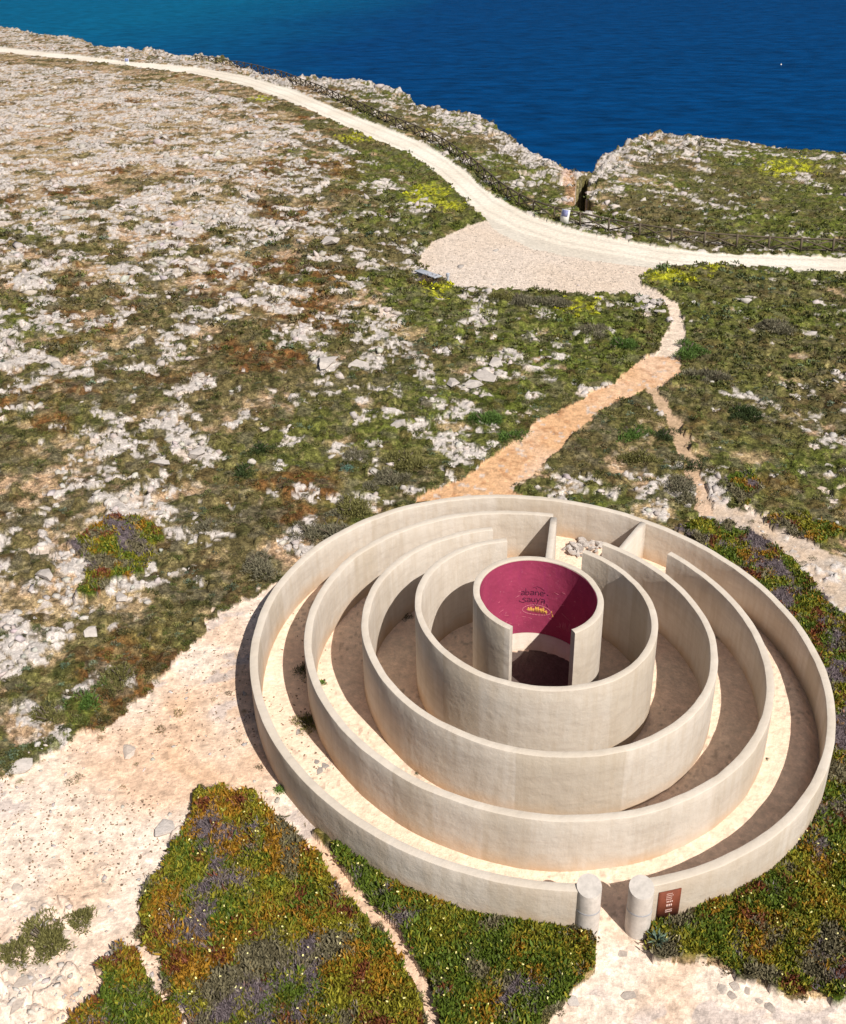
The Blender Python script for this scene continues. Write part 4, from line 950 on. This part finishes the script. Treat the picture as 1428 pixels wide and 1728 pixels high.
# ------------------------------------------------------------------ fence
def fence():
    FP = [(330, 100), (380, 108), (430, 117), (480, 131), (540, 157), (600, 184), (650, 207), (700, 227), (750, 251), (790, 279), (820, 305), (850, 331), (890, 356), (940, 373), (1000, 388), (1060, 399), (1120, 409), (1200, 417), (1300, 422), (1428, 427), (1620, 432)]
    fx, fy = back([p[0] for p in FP], [p[1] for p in FP])
    seg = np.hypot(np.diff(fx), np.diff(fy)); cum = np.concatenate([[0], np.cumsum(seg)]); n = int(cum[-1] / 2.9); s_ = np.linspace(0, cum[-1], n + 1)
    X = np.interp(s_, cum, fx); Y = np.interp(s_, cum, fy); Z = np.array([zat(a, b) for a, b in zip(X, Y)])
    Z = np.convolve(np.pad(Z, 2, mode='edge'), np.ones(5) / 5, 'valid')
    root = empty('wooden_fence', (X[-1], Y[-1], Z[-1])); tag(root, 'long weathered wooden fence with crossed braces along the road', 'fence'); o0 = Vector((X[-1], Y[-1], Z[-1]))
    pm = MB(); pm.box((0, 0, .47), (.18, .18, 1.44)); post = pm.build('post', M_WOOD, root); post.location = (0, 0, 0)
    rm = MB(); rm.box((.5, 0, 0), (1, .09, .13)); rail0 = rm.build('top_rail', M_WOOD, root)
    low0 = None; cb = None; first = True
    print('fence bays', n)
    for i in range(n + 1):
        p = Vector((X[i], Y[i], Z[i])) - o0
        o = post if i == 0 else post.copy()
        if i: COL.objects.link(o)
        o.location = p; 
        if i == n: break
        q = Vector((X[i + 1], Y[i + 1], Z[i + 1])) - o0; d = q - p
        r = rail0 if i == 0 else rail0.copy()
        if i: COL.objects.link(r)
        r.location = p + Vector((0, 0, 1.08)); r.rotation_euler = d.to_track_quat('X', 'Z').to_euler(); r.scale = (d.length, 1, 1)
        mb = MB(); e = d.normalized() * .1; z1 = Vector((0, 0, .12)); z2 = Vector((0, 0, 1.0)); off = Vector((-d.y, d.x, 0)).normalized() * .05
        mb.bar(e + z1 + off, d - e + z2 + off, .06, .11); mb.bar(e + z2 - off, d - e + z1 - off, .06, .11); mb.bar(e + z1 * 1.0, d - e + z1, .04, .07)
        b = mb.build('cross_brace', M_WOOD, root); b.location = p
fence()

# ------------------------------------------------------------------ information stands
def info_stand(u, v, rz, label):
    x, y = bp1(u, v); z = zat(x, y); r = empty('information_stand', (x, y, z), rz); tag(r, label, 'sign', 'information stands by the road')
    w_ = .42; pr = [(-.14, -.1), (-.14, .62), (.12, 1.28), (.26, 1.24), (.06, .58), (.06, -.1)]
    V = [(sx * w_, a, b) for sx in (-1, 1) for a, b in pr]
    F4 = [(i, (i + 1) % 6, 6 + (i + 1) % 6, 6 + i) for i in range(6)] + [(0, 5, 4, 1), (1, 4, 3, 2), (6, 7, 10, 11), (7, 8, 9, 10)]
    mesh_np('body', np.array(V), np.array(F4), M_WHITEP, parent=r)
    a = np.array([-.14, .62]); b = np.array([.12, 1.28]); dr = (b - a); nrm = np.array([-dr[1], dr[0]]) / np.linalg.norm(dr)
    mb = MB(); q = []
    for off in (.004, .018):
        for sx, t in ((-1, .08), (1, .08), (1, .92), (-1, .92)):
            p = a + dr * t + nrm * off; q.append((sx * w_ * .8, p[0], p[1]))
    mb.add(q, [(4, 5, 6, 7), (0, 4, 7, 3), (1, 2, 6, 5), (0, 1, 5, 4), (2, 3, 7, 6)])
    mb.build('panel', mat('blue_print', (.22, .24, .42), .5, nscale=6, namp=.35), r)
    return r
info_stand(953, 379, rad(-32), 'white leaning information stand with a blue panel between the road and the fence')
info_stand(215, 110, rad(25), 'tiny distant information stand at the edge of the road, far upper left')
def bench():
    x0, y0 = bp1(706, 455, .4); x1, y1 = bp1(739, 470, .4); a = Vector((x0, y0, 0)); b = Vector((x1, y1, 0)); m_ = (a + b) / 2; z = gz(m_.x, m_.y)
    d = b - a; r = empty('bench', (m_.x, m_.y, z), math.atan2(d.y, d.x)); tag(r, 'flat grey bench slab at the left edge of the gravel turnout', 'bench')
    mb = MB(); mb.box((0, 0, .43), (d.length + .1, .75, .10)); mb.build('seat', M_METALG, r, bevel=.015)
    for s_ in (-1, 1):
        mb = MB(); mb.box((s_ * d.length * .36, 0, .15), (.14, .55, .455)); mb.build('leg', M_METALG, r, bevel=.01)
    x, y = bp1(756, 478); mb = MB(); mb.lathe([(.10, -.1), (.10, .55), (.14, .56), (.14, .78), (.11, .80)], 20)
    o = mb.build('bollard', M_METALG, None, smooth=True, sharp=40); o.location = (x, y, gz(x, y)); tag(o, 'short grey bollard right of the flat bench', 'bollard')
bench()
def buoy():
    x, y = back([1318], [110], 0, lambda a, b: np.full(a.shape, -58.0)); mb = MB(); mb.lathe([(.2, -.4), (.55, -.1), (.6, .2), (.4, .5), (.12, .6), (.09, .9), (.15, .95), (.12, 1.1)], 20)
    o = mb.build('buoy', M_WHITEP, None, smooth=True, sharp=50); o.location = (float(x[0]), float(y[0]), -57.8); tag(o, 'tiny white buoy floating on the dark blue sea', 'buoy')
buoy()
